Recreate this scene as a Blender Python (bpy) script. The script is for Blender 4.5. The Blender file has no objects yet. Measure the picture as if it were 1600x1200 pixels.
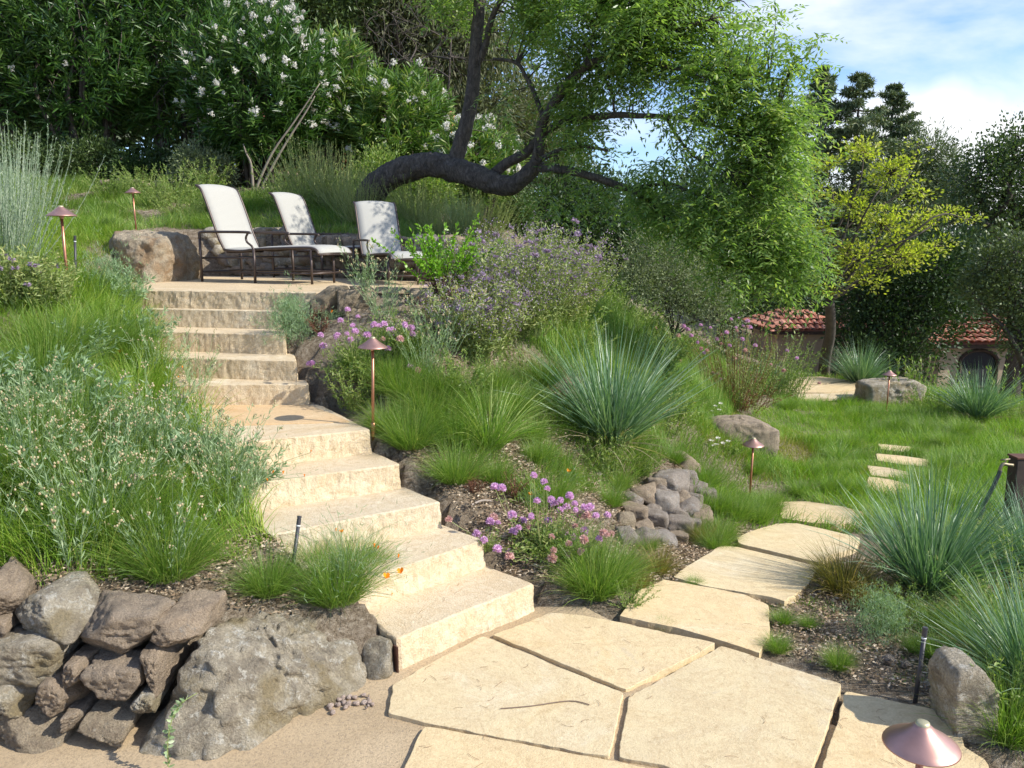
import bpy, bmesh, math, random
import numpy as np
from mathutils import Vector, Matrix

SC = bpy.context.scene
random.seed(5)
R = np.random.default_rng(11)
PI = math.pi

# ---------------------------------------------------------------- camera
F = 1300.0                      # focal length in pixels of the 1600 px wide photograph
HC = 1.75                       # camera height
PITCH = math.atan(222 / 1300)
cam_d = bpy.data.cameras.new('camera')
cam = bpy.data.objects.new('camera', cam_d)
SC.collection.objects.link(cam)
cam.location = (0, 0, HC)
cam.rotation_euler = (PI / 2 - PITCH, 0, 0)
cam_d.sensor_width = 36
cam_d.lens = 36 * F / 1600
cam_d.clip_start = 0.05
cam_d.clip_end = 2000
SC.camera = cam

# ---------------------------------------------------------------- light
EL = math.radians(38)
SH = Vector((-0.945, 0.33, 0)).normalized()          # direction shadows fall
sun_d = bpy.data.lights.new('sun', 'SUN')
sun = bpy.data.objects.new('sun', sun_d)
SC.collection.objects.link(sun)
sun.location = (20, -8, 20)
sun.rotation_euler = Vector((SH.x * math.cos(EL), SH.y * math.cos(EL), -math.sin(EL))).to_track_quat('-Z', 'Y').to_euler()
sun_d.energy = 4.6
sun_d.angle = math.radians(0.53)
sun_d.color = (1.0, 0.955, 0.875)

W = bpy.data.worlds.new('World')
SC.world = W
W.use_nodes = True
nt = W.node_tree
nt.nodes.clear()
N = nt.nodes.new
out = N('ShaderNodeOutputWorld'); bg = N('ShaderNodeBackground')
sky = N('ShaderNodeTexSky'); sky.sky_type = 'NISHITA'; sky.sun_disc = False
sky.sun_elevation = EL; sky.sun_rotation = math.atan2(-SH.x, -SH.y)
sky.air_density = 1.0; sky.dust_density = 0.6; sky.ozone_density = 1.3
tc = N('ShaderNodeTexCoord'); mp = N('ShaderNodeMapping')
mp.inputs['Scale'].default_value = (1.0, 1.0, 3.0); mp.inputs['Location'].default_value = (0.35, 0.2, 0.55)
nz = N('ShaderNodeTexNoise'); nz.inputs['Scale'].default_value = 2.3; nz.inputs['Detail'].default_value = 7; nz.inputs['Roughness'].default_value = 0.55
nz.inputs['Distortion'].default_value = 0.25
cr = N('ShaderNodeValToRGB'); cr.color_ramp.elements[0].position = 0.49; cr.color_ramp.elements[1].position = 0.74
# a bank of cumulus low above the horizon
sep = N('ShaderNodeSeparateXYZ'); nz2 = N('ShaderNodeTexNoise'); nz2.inputs['Scale'].default_value = 5; nz2.inputs['Detail'].default_value = 5
ma = N('ShaderNodeMath'); ma.operation = 'MULTIPLY_ADD'; ma.inputs[1].default_value = -0.16
mr = N('ShaderNodeMapRange'); mr.inputs['From Min'].default_value = 0.095; mr.inputs['From Max'].default_value = 0.05
mx = N('ShaderNodeMath'); mx.operation = 'MAXIMUM'
mix = N('ShaderNodeMix'); mix.data_type = 'RGBA'
mix.inputs['B'].default_value = (7.4, 7.55, 7.8, 1)
skym = N('ShaderNodeMix'); skym.data_type = 'RGBA'; skym.blend_type = 'MULTIPLY'; skym.inputs['Factor'].default_value = 1.0; skym.inputs['B'].default_value = (0.95, 1.12, 1.45, 1)
L = nt.links.new
L(tc.outputs['Generated'], mp.inputs['Vector']); L(mp.outputs[0], nz.inputs['Vector']); L(nz.outputs['Fac'], cr.inputs['Fac'])
L(tc.outputs['Generated'], sep.inputs[0]); L(tc.outputs['Generated'], nz2.inputs['Vector'])
mrx = N('ShaderNodeMapRange'); mrx.inputs['From Min'].default_value = 0.22; mrx.inputs['From Max'].default_value = 0.40; mm = N('ShaderNodeMath'); mm.operation = 'MULTIPLY'
L(sep.outputs['X'], mrx.inputs['Value']); L(mr.outputs[0], mm.inputs[0]); L(mrx.outputs[0], mm.inputs[1])
L(nz2.outputs['Fac'], ma.inputs[0]); L(sep.outputs['Z'], ma.inputs[2]); L(ma.outputs[0], mr.inputs['Value'])
L(cr.outputs['Color'], mx.inputs[0]); L(mm.outputs[0], mx.inputs[1])
L(mx.outputs[0], mix.inputs['Factor']); L(sky.outputs[0], skym.inputs['A']); L(skym.outputs['Result'], mix.inputs['A'])
L(mix.outputs['Result'], bg.inputs['Color']); bg.inputs['Strength'].default_value = 0.12
L(bg.outputs[0], out.inputs[0])
SC.view_settings.view_transform = 'Standard'
SC.view_settings.look = 'None'
SC.view_settings.exposure = 0.48
SC.view_settings.gamma = 1
SC.cycles.max_bounces = 6
SC.cycles.transparent_max_bounces = 4
SC.cycles.diffuse_bounces = 3
SC.cycles.glossy_bounces = 2
SC.cycles.transmission_bounces = 4

# ---------------------------------------------------------------- pixels to places
CP, SP = math.cos(PITCH), math.sin(PITCH)
def ray(px, py):
    cx = (px - 800) / F; cy = -(py - 600) / F
    return np.array((cx, CP + cy * SP, -SP + cy * CP))
def onz(px, py, z):
    d = ray(px, py); t = (z - HC) / d[2]
    return np.array((d[0] * t, d[1] * t, z))
def at(px, py, Y):
    d = ray(px, py); t = Y / d[1]
    return np.array((d[0] * t, Y, HC + d[2] * t))

# ---------------------------------------------------------------- numpy noise
def _h(i, j, k, s):
    n = (i * 374761393 + j * 668265263 + k * 2147483647 + s * 1274126177) & 0xffffffff
    n = ((n ^ (n >> 13)) * 1274126177) & 0xffffffff
    n = (n ^ (n >> 16)) & 0xffffffff
    return n / 4294967295.0
def vnoise(p, s=0):
    p = np.asarray(p, float); i = np.floor(p).astype(np.int64); f = p - i; f = f * f * (3 - 2 * f)
    r = 0
    for a in (0, 1):
        for b in (0, 1):
            for c in (0, 1):
                w = (f[:, 0] if a else 1 - f[:, 0]) * (f[:, 1] if b else 1 - f[:, 1]) * (f[:, 2] if c else 1 - f[:, 2])
                r = r + w * _h(i[:, 0] + a, i[:, 1] + b, i[:, 2] + c, s)
    return r * 2 - 1
def fbm(p, o=4, s=0, g=0.5):
    p = np.asarray(p, float); r = 0; a = 1; t = 0
    for k in range(o):
        r = r + a * vnoise(p * 2 ** k + 17.3 * k, s + k); t += a; a *= g
    return r / t

def inpoly(x, y, poly):
    x = np.asarray(x, float); y = np.asarray(y, float); r = np.zeros(x.shape, bool); n = len(poly)
    for i in range(n):
        x1, y1 = poly[i][:2]; x2, y2 = poly[(i + 1) % n][:2]
        if y1 == y2: continue
        c = ((y1 > y) != (y2 > y)) & (x < (x2 - x1) * (y - y1) / (y2 - y1) + x1)
        r ^= c
    return r

# ---------------------------------------------------------------- mesh collector
class MB:
    def __init__(s): s.V = []; s.F = []; s.n = 0
    def add(s, v, f):
        v = np.asarray(v, float).reshape(-1, 3)
        s.V.append(v)
        if isinstance(f, np.ndarray): s.F.append(f + s.n)
        else:
            for q in f: s.F.append(np.array([q], int) + s.n)
        s.n += len(v)
        return s
    def mesh(s, name, mat, smooth=False):
        me = bpy.data.meshes.new(name)
        V = np.concatenate(s.V) if s.V else np.zeros((0, 3))
        me.vertices.add(len(V)); me.vertices.foreach_set('co', V.ravel())
        li = np.concatenate([f.ravel() for f in s.F]); tot = np.concatenate([np.full(len(f), f.shape[1]) for f in s.F])
        st = np.concatenate(([0], np.cumsum(tot)[:-1]))
        me.loops.add(len(li)); me.loops.foreach_set('vertex_index', li.astype(np.int32))
        me.polygons.add(len(tot)); me.polygons.foreach_set('loop_start', st.astype(np.int32)); me.polygons.foreach_set('loop_total', tot.astype(np.int32))
        me.update(calc_edges=True)
        for m in (mat if isinstance(mat, (list, tuple)) else [mat]): me.materials.append(m)
        me.polygons.foreach_set('use_smooth', np.full(len(tot), bool(smooth)))
        me.validate()
        return me
    def build(s, name, mat, parent=None, smooth=False, loc=None):
        o = bpy.data.objects.new(name, s.mesh(name, mat, smooth))
        SC.collection.objects.link(o)
        if parent is not None: o.parent = parent
        if loc is not None: o.location = loc
        return o

def tag(o, label=None, cat=None, group=None, kind=None):
    if label: o['label'] = label
    if cat: o['category'] = cat
    if group: o['group'] = group
    if kind: o['kind'] = kind
    return o
def empty(name, loc, rz=0, s=1, label=None, cat=None, group=None):
    o = bpy.data.objects.new(name, None); SC.collection.objects.link(o)
    o.location = tuple(float(c) for c in loc); o.rotation_euler = (0, 0, rz); o.scale = (s, s, s)
    o.empty_display_size = 0.1
    return tag(o, label, cat, group)
def part(name, me, parent, loc=(0, 0, 0), rot=(0, 0, 0), s=1):
    o = bpy.data.objects.new(name, me); SC.collection.objects.link(o)
    o.parent = parent; o.location = tuple(float(c) for c in loc); o.rotation_euler = rot; o.scale = (s, s, s)
    return o
def copy_tree(o, parent=None):
    c = o.copy(); SC.collection.objects.link(c); c.parent = parent
    for ch in list(o.children): copy_tree(ch, c)
    return c
def place(o, loc, rz=0, s=1, label=None, tilt=(0, 0)):
    o.location = tuple(float(c) for c in loc); o.rotation_euler = (tilt[0], tilt[1], rz); o.scale = (s, s, s)
    if label: o['label'] = label
    return o

# ---------------------------------------------------------------- materials
def mat_new(name):
    m = bpy.data.materials.new(name); m.use_nodes = True
    t = m.node_tree; t.nodes.clear()
    o = t.nodes.new('ShaderNodeOutputMaterial'); p = t.nodes.new('ShaderNodeBsdfPrincipled')
    t.links.new(p.outputs[0], o.inputs[0])
    return m, t, p, o
def ramp(t, fac, stops):
    r = t.nodes.new('ShaderNodeValToRGB'); e = r.color_ramp.elements
    while len(e) < len(stops): e.new(0.5)
    for q, (pos, c) in zip(e, stops): q.position = pos; q.color = (*c, 1)
    t.links.new(fac, r.inputs[0]); return r.outputs[0]
def noise_n(t, scale, detail=4, rough=0.55, vec=None, dist=0):
    n = t.nodes.new('ShaderNodeTexNoise'); n.inputs['Scale'].default_value = scale; n.inputs['Detail'].default_value = detail
    n.inputs['Roughness'].default_value = rough; n.inputs['Distortion'].default_value = dist
    if vec is not None: t.links.new(vec, n.inputs['Vector'])
    return n.outputs['Fac']
def mixc(t, f, a, b, mode='MIX'):
    m = t.nodes.new('ShaderNodeMix'); m.data_type = 'RGBA'; m.blend_type = mode
    for k, v in (('Factor', f), ('A', a), ('B', b)):
        if isinstance(v, (int, float)): m.inputs[k].default_value = v
        elif isinstance(v, tuple): m.inputs[k].default_value = (*v, 1)
        else: t.links.new(v, m.inputs[k])
    return m.outputs['Result']
def bump(t, p, h, strength=0.3, dist=0.01):
    b = t.nodes.new('ShaderNodeBump'); b.inputs['Strength'].default_value = strength; b.inputs['Distance'].default_value = dist
    t.links.new(h, b.inputs['Height']); t.links.new(b.outputs[0], p.inputs['Normal'])
def coords(t, world=True):
    c = t.nodes.new('ShaderNodeNewGeometry') if world else t.nodes.new('ShaderNodeTexCoord')
    return c.outputs['Position'] if world else c.outputs['Object']

def leaf_mat(name, c1, c2, c3=None, trans=0.3, rough=0.45, spec=0.35, tcol=None):
    """foliage: a hue of its own for each leaf, light passing through the blade"""
    wm = lambda c: (c[0] * 1.16, c[1] * 1.05, c[2] * .80) if c and c[1] == max(c) and name not in ('blue_green_blade', 'pinnate_leaf', 'grey_green_leaf', 'feathery_grey_leaf', 'rosemary_needle') else c
    c1, c2, c3 = wm(c1), wm(c2), wm(c3)
    m, t, p, o = mat_new(name)
    g = t.nodes.new('ShaderNodeNewGeometry')
    n = noise_n(t, 1.3, 3, vec=g.outputs['Position'])
    mth = t.nodes.new('ShaderNodeMath'); mth.operation = 'MULTIPLY_ADD'; mth.inputs[1].default_value = 0.72; 
    ad = t.nodes.new('ShaderNodeMath'); ad.operation = 'MULTIPLY'; ad.inputs[1].default_value = 0.35; t.links.new(n, ad.inputs[0])
    t.links.new(g.outputs['Random Per Island'], mth.inputs[0]); t.links.new(ad.outputs[0], mth.inputs[2])
    st = [(0.08, c1), (0.66, c2)] + ([(0.93, c3)] if c3 else [])
    col = ramp(t, mth.outputs[0], st)
    t.links.new(col, p.inputs['Base Color']); p.inputs['Roughness'].default_value = rough
    p.inputs['Specular IOR Level'].default_value = spec
    tr = t.nodes.new('ShaderNodeBsdfTranslucent')
    tm = mixc(t, 1.0, col, tcol or (1.25, 1.45, 0.55), 'MULTIPLY'); t.links.new(tm, tr.inputs['Color'])
    mx = t.nodes.new('ShaderNodeMixShader'); mx.inputs[0].default_value = trans
    t.links.new(p.outputs[0], mx.inputs[1]); t.links.new(tr.outputs[0], mx.inputs[2]); t.links.new(mx.outputs[0], o.inputs[0])
    return m
def plain(name, c, rough=0.5, metal=0, c2=None, scale=20, b=0.0):
    m, t, p, o = mat_new(name)
    p.inputs['Roughness'].default_value = rough; p.inputs['Metallic'].default_value = metal
    pos = coords(t, False)
    n = noise_n(t, scale, 4, vec=pos)
    t.links.new(ramp(t, n, [(0.3, c), (0.7, c2 or tuple(v * 0.8 for v in c))]), p.inputs['Base Color'])
    if b: bump(t, p, n, b, 0.01)
    return m
def rock_mat(name, base, dark, lichen, lic=0.55, scale=1.0, bmp=0.6, tint=None):
    m, t, p, o = mat_new(name)
    pos = coords(t, False)
    oi = t.nodes.new('ShaderNodeObjectInfo')
    n1 = noise_n(t, 7 * scale, 9, 0.68, pos, 0.5); n2 = noise_n(t, 19 * scale, 9, 0.72, pos, 0.3); n3 = noise_n(t, 85 * scale, 5, 0.75, pos)
    c = ramp(t, n1, [(0.32, dark), (0.52, base), (0.7, tuple(min(1, v * 1.3) for v in base))])
    c = mixc(t, ramp(t, n2, [(lic, (0, 0, 0)), (lic + 0.07, (1, 1, 1))]), c, lichen)
    if tint:
        n4 = noise_n(t, 3.2 * scale, 4, 0.6, pos, 0.5)
        c = mixc(t, ramp(t, n4, [(0.5, (0, 0, 0)), (0.62, (1, 1, 1))]), c, tint)
    c = mixc(t, 1.0, c, ramp(t, n3, [(0.3, (0.45, 0.45, 0.45)), (0.7, (1.25, 1.25, 1.25))]), 'MULTIPLY')
    c = mixc(t, 0.22, c, ramp(t, oi.outputs['Random'], [(0, tuple(v * 0.75 for v in base)), (0.5, base), (1, tuple(min(1, v * 1.2) for v in lichen))]))
    t.links.new(c, p.inputs['Base Color']); p.inputs['Roughness'].default_value = 0.92; p.inputs['Specular IOR Level'].default_value = 0.2
    s = t.nodes.new('ShaderNodeMath'); s.operation = 'ADD'; t.links.new(n2, s.inputs[0]); t.links.new(n3, s.inputs[1])
    bump(t, p, s.outputs[0], min(1, bmp * 1.5), 0.03)
    return m
def stone_mat(name, a, b_, c_, face=False):
    m, t, p, o = mat_new(name)
    pos = coords(t, True); oi = t.nodes.new('ShaderNodeObjectInfo')
    mp = t.nodes.new('ShaderNodeMapping'); mp.inputs['Scale'].default_value = (1, 1, 1.0)
    mp.inputs['Rotation'].default_value = (0, 0, 0.6); t.links.new(pos, mp.inputs[0])
    cb = t.nodes.new('ShaderNodeCombineXYZ'); ml = t.nodes.new('ShaderNodeMath'); ml.operation = 'MULTIPLY'; ml.inputs[1].default_value = 40
    t.links.new(oi.outputs['Random'], ml.inputs[0]); t.links.new(ml.outputs[0], cb.inputs[0]); t.links.new(ml.outputs[0], mp.inputs['Location'])
    n1 = noise_n(t, 1.8, 6, 0.6, mp.outputs[0], 1.0); n2 = noise_n(t, 9, 7, 0.7, mp.outputs[0], 0.4); n3 = noise_n(t, 120, 4, 0.7, pos); n5 = noise_n(t, 34, 5, 0.75, mp.outputs[0], 0.5)
    c = ramp(t, n1, [(0.30, tuple(v * k for v, k in zip(a, (.86, .78, .68)))), (0.42, a), (0.55, b_), (0.68, c_)])
    c = mixc(t, ramp(t, n2, [(0.50, (0, 0, 0)), (0.72, (0.7, 0.7, 0.7))]), c, a)
    c = mixc(t, ramp(t, n2, [(0.26, (0.75, 0.75, 0.75)) if not face else (0.24, (0.30, 0.30, 0.30)), (0.36, (0, 0, 0))]), c, (0.44, 0.29, 0.15))
    n6 = noise_n(t, 4.2, 8, 0.75, mp.outputs[0], 1.6); c = mixc(t, ramp(t, n6, [(0.44, (0, 0, 0)), (0.50, (0.45, 0.45, 0.45)), (0.53, (0, 0, 0))]), c, (0.52, 0.38, 0.22)); c = mixc(t, ramp(t, n6, [(0.60, (0, 0, 0)), (0.74, (0.5, 0.5, 0.5))]), c, (0.50, 0.44, 0.35))
    c = mixc(t, 1.0, c, ramp(t, n3, [(0.25, (0.86, 0.84, 0.8)), (0.75, (1.08, 1.08, 1.08))]), 'MULTIPLY')
    c = mixc(t, 1.0, c, ramp(t, n5, [(0.28, (0.78, 0.74, 0.68)), (0.45, (1, 1, 1)), (0.75, (1.05, 1.05, 1.03))]), 'MULTIPLY')
    c = mixc(t, 0.55, c, ramp(t, oi.outputs['Random'], [(0, (0.82, 0.81, 0.80)), (0.3, (1, 1, .97)), (0.6, (.98, .90, .78)), (1, (1.08, 1.02, 0.92))]), 'MULTIPLY')
    t.links.new(c, p.inputs['Base Color']); p.inputs['Roughness'].default_value = 0.85; p.inputs['Specular IOR Level'].default_value = 0.25
    s = t.nodes.new('ShaderNodeMath'); s.operation = 'ADD'; t.links.new(n2, s.inputs[0]); t.links.new(n3, s.inputs[1])
    bump(t, p, s.outputs[0], 0.6 if face else 0.4, 0.012 if face else 0.008)
    return m
# ---------------------------------------------------------------- generators
def unit(v): return v / (np.linalg.norm(v, axis=-1, keepdims=True) + 1e-9)
def blades(mb, base, az, lean, curl, Ln, Wd, segs=4, twist=0.6, taper=1.6):
    base = np.asarray(base, float); n = len(base)
    az, lean, curl, Ln, Wd = [np.broadcast_to(np.asarray(q, float), (n,)) for q in (az, lean, curl, Ln, Wd)]
    side = np.stack([-np.sin(az), np.cos(az), np.zeros(n)], 1)
    tw = R.normal(0, twist, n)
    P = base.copy(); rows = []
    for k in range(segs + 1):
        t = k / segs
        th = lean + curl * t ** 1.4
        d = np.stack([np.sin(th) * np.cos(az), np.sin(th) * np.sin(az), np.cos(th)], 1)
        nn = np.cross(d, side)
        s = side * np.cos(tw)[:, None] + nn * np.sin(tw)[:, None]
        w = (Wd * 0.5 * max(0.06, 1 - t ** taper) * (0.7 + 0.3 * min(1, t * 4)))[:, None]
        rows.append(np.stack([P - s * w, P + s * w], 1))
        P = P + d * (Ln / segs)[:, None]
    V = np.stack(rows, 1)                                         # n, segs+1, 2, 3
    b = (np.arange(n) * (segs + 1) * 2)[:, None, None]
    q = (np.arange(segs) * 2)[None, :, None] + np.array([0, 1, 3, 2])[None, None, :]
    mb.add(V, (b + q).reshape(-1, 4))
    return P
def leaves(mb, pos, d, Ln, Wd, fold=True, droop=0.0, nrm=None):
    pos = np.asarray(pos, float); n = len(pos)
    d = unit(np.broadcast_to(np.asarray(d, float), (n, 3)) + 0.0); Ln = np.broadcast_to(Ln, (n,))[:, None]; Wd = np.broadcast_to(Wd, (n,))[:, None]
    r = R.normal(size=(n, 3)) if nrm is None else np.broadcast_to(nrm, (n, 3)) + R.normal(0, 0.45, (n, 3))
    s = unit(np.cross(d, r)); nn = np.cross(s, d)
    if fold:
        dz = np.array([0, 0, -1.0])
        v = np.stack([pos, pos + d * Ln * .3 - s * Wd * .42 + nn * Wd * .12, pos + d * Ln * .68 - s * Wd * .38 + nn * Wd * .1 + dz * Ln * droop * .4,
                      pos + d * Ln + dz * Ln * droop, pos + d * Ln * .68 + s * Wd * .38 + nn * Wd * .1 + dz * Ln * droop * .4, pos + d * Ln * .3 + s * Wd * .42 + nn * Wd * .12], 1)
        b = (np.arange(n) * 6)[:, None]
        f = np.concatenate([b + np.array([0, 1, 2, 3]), b + np.array([0, 3, 4, 5])])
    else:
        v = np.stack([pos, pos + d * Ln * .45 - s * Wd * .5, pos + d * Ln, pos + d * Ln * .45 + s * Wd * .5], 1)
        b = (np.arange(n) * 4)[:, None]; f = b + np.array([0, 1, 2, 3])
    mb.add(v, f)
def rdir(n, zmin=-1, zmax=1):
    z = R.uniform(zmin, zmax, n); a = R.uniform(0, 2 * PI, n); r = np.sqrt(1 - z * z)
    return np.stack([r * np.cos(a), r * np.sin(a), z], 1)
def tube(mb, path, rad, sides=6, cap=True, rough=0.0):
    P = np.asarray(path, float); n = len(P); rad = np.broadcast_to(np.asarray(rad, float), (n,))
    T = np.gradient(P, axis=0); T = unit(T)
    ref = np.array([0.0, 0, 1]) if abs(T[0, 2]) < 0.9 else np.array([1.0, 0, 0])
    u = unit(np.cross(T[0], ref)); rings = []
    for i in range(n):
        u = u - T[i] * np.dot(u, T[i]); u = u / (np.linalg.norm(u) + 1e-9); w = np.cross(T[i], u)
        a = np.arange(sides) * 2 * PI / sides
        rr = rad[i]
        if rough: q_ = np.column_stack([np.cos(a) * 2.2, np.sin(a) * 2.2, np.full(sides, 9.0) + i * .22]); rr = (rad[i] * (1 + rough * (1.1 * fbm(q_, 2, 3) + 1.3 * (np.abs(fbm(q_ * 2.7, 3, 8)) - .15))))[:, None]
        rings.append(P[i] + rr * (np.cos(a)[:, None] * u + np.sin(a)[:, None] * w))
    V = np.concatenate(rings); fs = []
    i = np.arange(n - 1)[:, None] * sides; j = np.arange(sides)[None, :]; j2 = (j + 1) % sides
    q = np.stack([i + j, i + j2, i + sides + j2, i + sides + j], -1).reshape(-1, 4)
    mb.add(V, q)
    if cap:
        s0 = mb.n - len(V)
        mb.F.append(np.array([list(range(s0 + (n - 1) * sides, s0 + n * sides))])); mb.F.append(np.array([list(range(s0 + sides - 1, s0 - 1, -1))]))
def smooth_path(pts, k=4):
    P = np.asarray(pts, float); n = len(P)
    if n < 3: return np.concatenate([P[:1] + (P[1:] - P[:1]) * t for t in np.linspace(0, 1, k + 1)[:, None]]).reshape(-1, P.shape[1])
    o = []
    for i in range(n - 1):
        p0 = P[max(i - 1, 0)]; p1 = P[i]; p2 = P[i + 1]; p3 = P[min(i + 2, n - 1)]
        for t in np.arange(k) / k:
            o.append(0.5 * ((2 * p1) + (-p0 + p2) * t + (2 * p0 - 5 * p1 + 4 * p2 - p3) * t * t + (-p0 + 3 * p1 - 3 * p2 + p3) * t ** 3))
    o.append(P[-1]); return np.array(o)
def lathe(mb, prof, sides=32, c=(0, 0, 0)):
    a = np.arange(sides) * 2 * PI / sides; rows = []
    for r, z in prof: rows.append(np.stack([r * np.cos(a) + c[0], r * np.sin(a) + c[1], np.full(sides, z + c[2])], 1))
    n = len(prof); i = np.arange(n - 1)[:, None] * sides; j = np.arange(sides)[None, :]; j2 = (j + 1) % sides
    mb.add(np.concatenate(rows), np.stack([i + j, i + j2, i + sides + j2, i + sides + j], -1).reshape(-1, 4))
def box(mb, c, s, ax=None, bev=0.0):
    c = np.array(c, float); h = np.array(s, float) / 2
    bm = bmesh.new(); bmesh.ops.create_cube(bm, size=1)
    for v in bm.verts: v.co = Vector((v.co.x * s[0], v.co.y * s[1], v.co.z * s[2]))
    if bev: bmesh.ops.bevel(bm, geom=bm.edges[:], offset=bev, segments=2, affect='EDGES', profile=0.5)
    V = np.array([v.co[:] for v in bm.verts])
    if ax is not None: V = V @ np.array(ax, float)
    bm.verts.index_update()
    mb.add(V + c, [[v.index for v in f.verts] for f in bm.faces]); bm.free()

_ico = {}
def ico(k):
    if k not in _ico:
        bm = bmesh.new(); bmesh.ops.create_icosphere(bm, subdivisions=k, radius=1)
        bm.verts.index_update()
        _ico[k] = (np.array([v.co[:] for v in bm.verts]), np.array([[v.index for v in f.verts] for f in bm.faces])); bm.free()
    return _ico[k]
def rock_dirs(planes, offs, k=4, sharp=14):
    V, Fc = ico(k); d = unit(V)
    q = np.maximum(d @ planes.T, 0) / offs
    r = (q ** sharp).sum(1) ** (-1 / sharp)
    return d * r[:, None], Fc
def rock(mb, c, size, k=4, seed=0, np_=15, amp=0.045, sharp=38, rz=0.0, flat=False, fs=3.0):
    g = np.random.default_rng(seed)
    n = unit(g.normal(size=(np_, 3)))
    n = np.concatenate([n, np.eye(3), -np.eye(3)]); o = np.concatenate([g.uniform(0.66, 1.0, np_), np.full(6, 0.95)])
    V, Fc = rock_dirs(n, o, k, sharp)
    V = V * (1 + amp * 1.7 * fbm(V * fs * 0.7 + seed, 5, seed, .6)[:, None] + amp * 1.1 * fbm(V * fs * 3 + seed, 4, seed + 3, .6)[:, None] - amp * 1.2 * (np.clip(.1 - np.abs(fbm(V * fs * .8 + 3, 3, seed + 7)), 0, 1) * 8)[:, None])
    V = V * np.array(size) / 2
    cz, sz = math.cos(rz), math.sin(rz)
    V = V @ np.array([[cz, sz, 0], [-sz, cz, 0], [0, 0, 1]])
    mb.add(V + np.array(c), Fc)
def hull_rock(mb, pts, k=5, amp=0.02, sharp=22, seed=0, fs=4.0):
    P = np.array(pts, float); c = P.mean(0)
    bm = bmesh.new()
    for p in P: bm.verts.new(p)
    r = bmesh.ops.convex_hull(bm, input=bm.verts[:]); bm.normal_update()
    ns, os_ = [], []
    for f in bm.faces:
        n = np.array(f.normal[:]); d = float(np.dot(n, np.array(f.verts[0].co[:]) - c))
        if d < 0: n, d = -n, -d
        if d > 1e-3: ns.append(n); os_.append(d)
    bm.free()
    V, Fc = rock_dirs(np.array(ns), np.array(os_), k, sharp)
    L_ = np.linalg.norm(V, axis=1, keepdims=True)
    w = V + c
    V = V + V / L_ * (amp * 1.7 * fbm(w * fs + seed, 5, seed) + amp * 1.1 * fbm(w * fs * 4 + seed, 4, seed + 9))[:, None]
    rg = np.abs(fbm(w * fs * 0.9 + 5, 3, seed + 4)); V = V - unit(V) * (np.clip(0.10 - rg, 0, 1) * amp * 4)[:, None] + unit(V) * (amp * .35 * fbm(w * fs * 11, 3, seed + 2))[:, None]
    mb.add(V + c, Fc)

def resample(poly, res, jit, seed, rnd=0.03):
    P = [np.array(p[:2], float) for p in poly]; n = len(P); Q = []
    for i in range(n):                                    # knock the corners off
        a, b, c = P[i - 1], P[i], P[(i + 1) % n]
        da = a - b; dc = c - b; ra = min(rnd, 0.3 * np.linalg.norm(da)); rc = min(rnd, 0.3 * np.linalg.norm(dc))
        Q.append(b + da / np.linalg.norm(da) * ra); Q.append(b + (da / np.linalg.norm(da) * ra + dc / np.linalg.norm(dc) * rc) * 0.22); Q.append(b + dc / np.linalg.norm(dc) * rc)
    o = []
    for i in range(len(Q)):
        a = Q[i]; b = Q[(i + 1) % len(Q)]; m = max(1, int(np.linalg.norm(b - a) / res))
        for k in range(m): o.append(a + (b - a) * k / m)
    o = np.array(o)
    t = np.roll(o, -1, 0) - np.roll(o, 1, 0); nrm = unit(np.stack([t[:, 1], -t[:, 0]], 1))
    area = 0.5 * np.sum(o[:, 0] * np.roll(o[:, 1], -1) - np.roll(o[:, 0], -1) * o[:, 1])
    if area < 0: nrm = -nrm
    p3 = np.column_stack([o * 4, np.full(len(o), seed * 3.7)])
    o = o + nrm * (jit * (1.5 * fbm(p3, 3, seed) + 0.7 * fbm(p3 * 6, 2, seed + 1)))[:, None]
    return o, nrm, area
def slab(mb, poly, ztop, thick, jit=0.01, rough=0.0, res=0.03, seed=0, bev=0.006, rings=3, rnd=0.03, toe=0.0):
    o, nrm, area = resample(poly, res, jit, seed, rnd); n = len(o)
    zt = ztop(o) if callable(ztop) else np.full(n, float(ztop))
    rows = []
    if rough: fr = np.linspace(0, 1, rings)
    else: fr = np.array([0.0, 0.6])
    for f in fr:
        z = zt - thick + f * (thick - bev)
        off = 0
        if rough:
            p3 = np.column_stack([o * 7, z * 9 + seed]); p4 = np.column_stack([o, z])
            p5 = np.column_stack([o * 24, z * 10]); off = rough * (fbm(p3, 4, seed) * 0.45 + 0.3 * fbm(p4 * 45, 3, seed + 5) - 0.6 * (np.abs(fbm(p5, 3, seed + 7)) - .2)) + toe * (1 - f) ** 1.3
        rows.append(np.column_stack([o + nrm * np.reshape(off, (-1, 1)) if rough else o, z]))
    rows.append(np.column_stack([o - nrm * bev * 0.3, zt - bev * 0.4]))
    oi_ = o - nrm * bev; rows.append(np.column_stack([oi_, ztop(oi_) if callable(ztop) else zt]))
    m = len(rows); i = np.arange(m - 1)[:, None] * n; j = np.arange(n)[None, :]; j2 = (j + 1) % n
    q = np.stack([i + j, i + j2, i + n + j2, i + n + j], -1).reshape(-1, 4)
    if area < 0: q = q[:, ::-1]
    top = list(range((m - 1) * n, m * n)); 
    if area < 0: top = top[::-1]
    mb.add(np.concatenate(rows), q); mb.F.append(np.array([top]) + mb.n - m * n)

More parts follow.
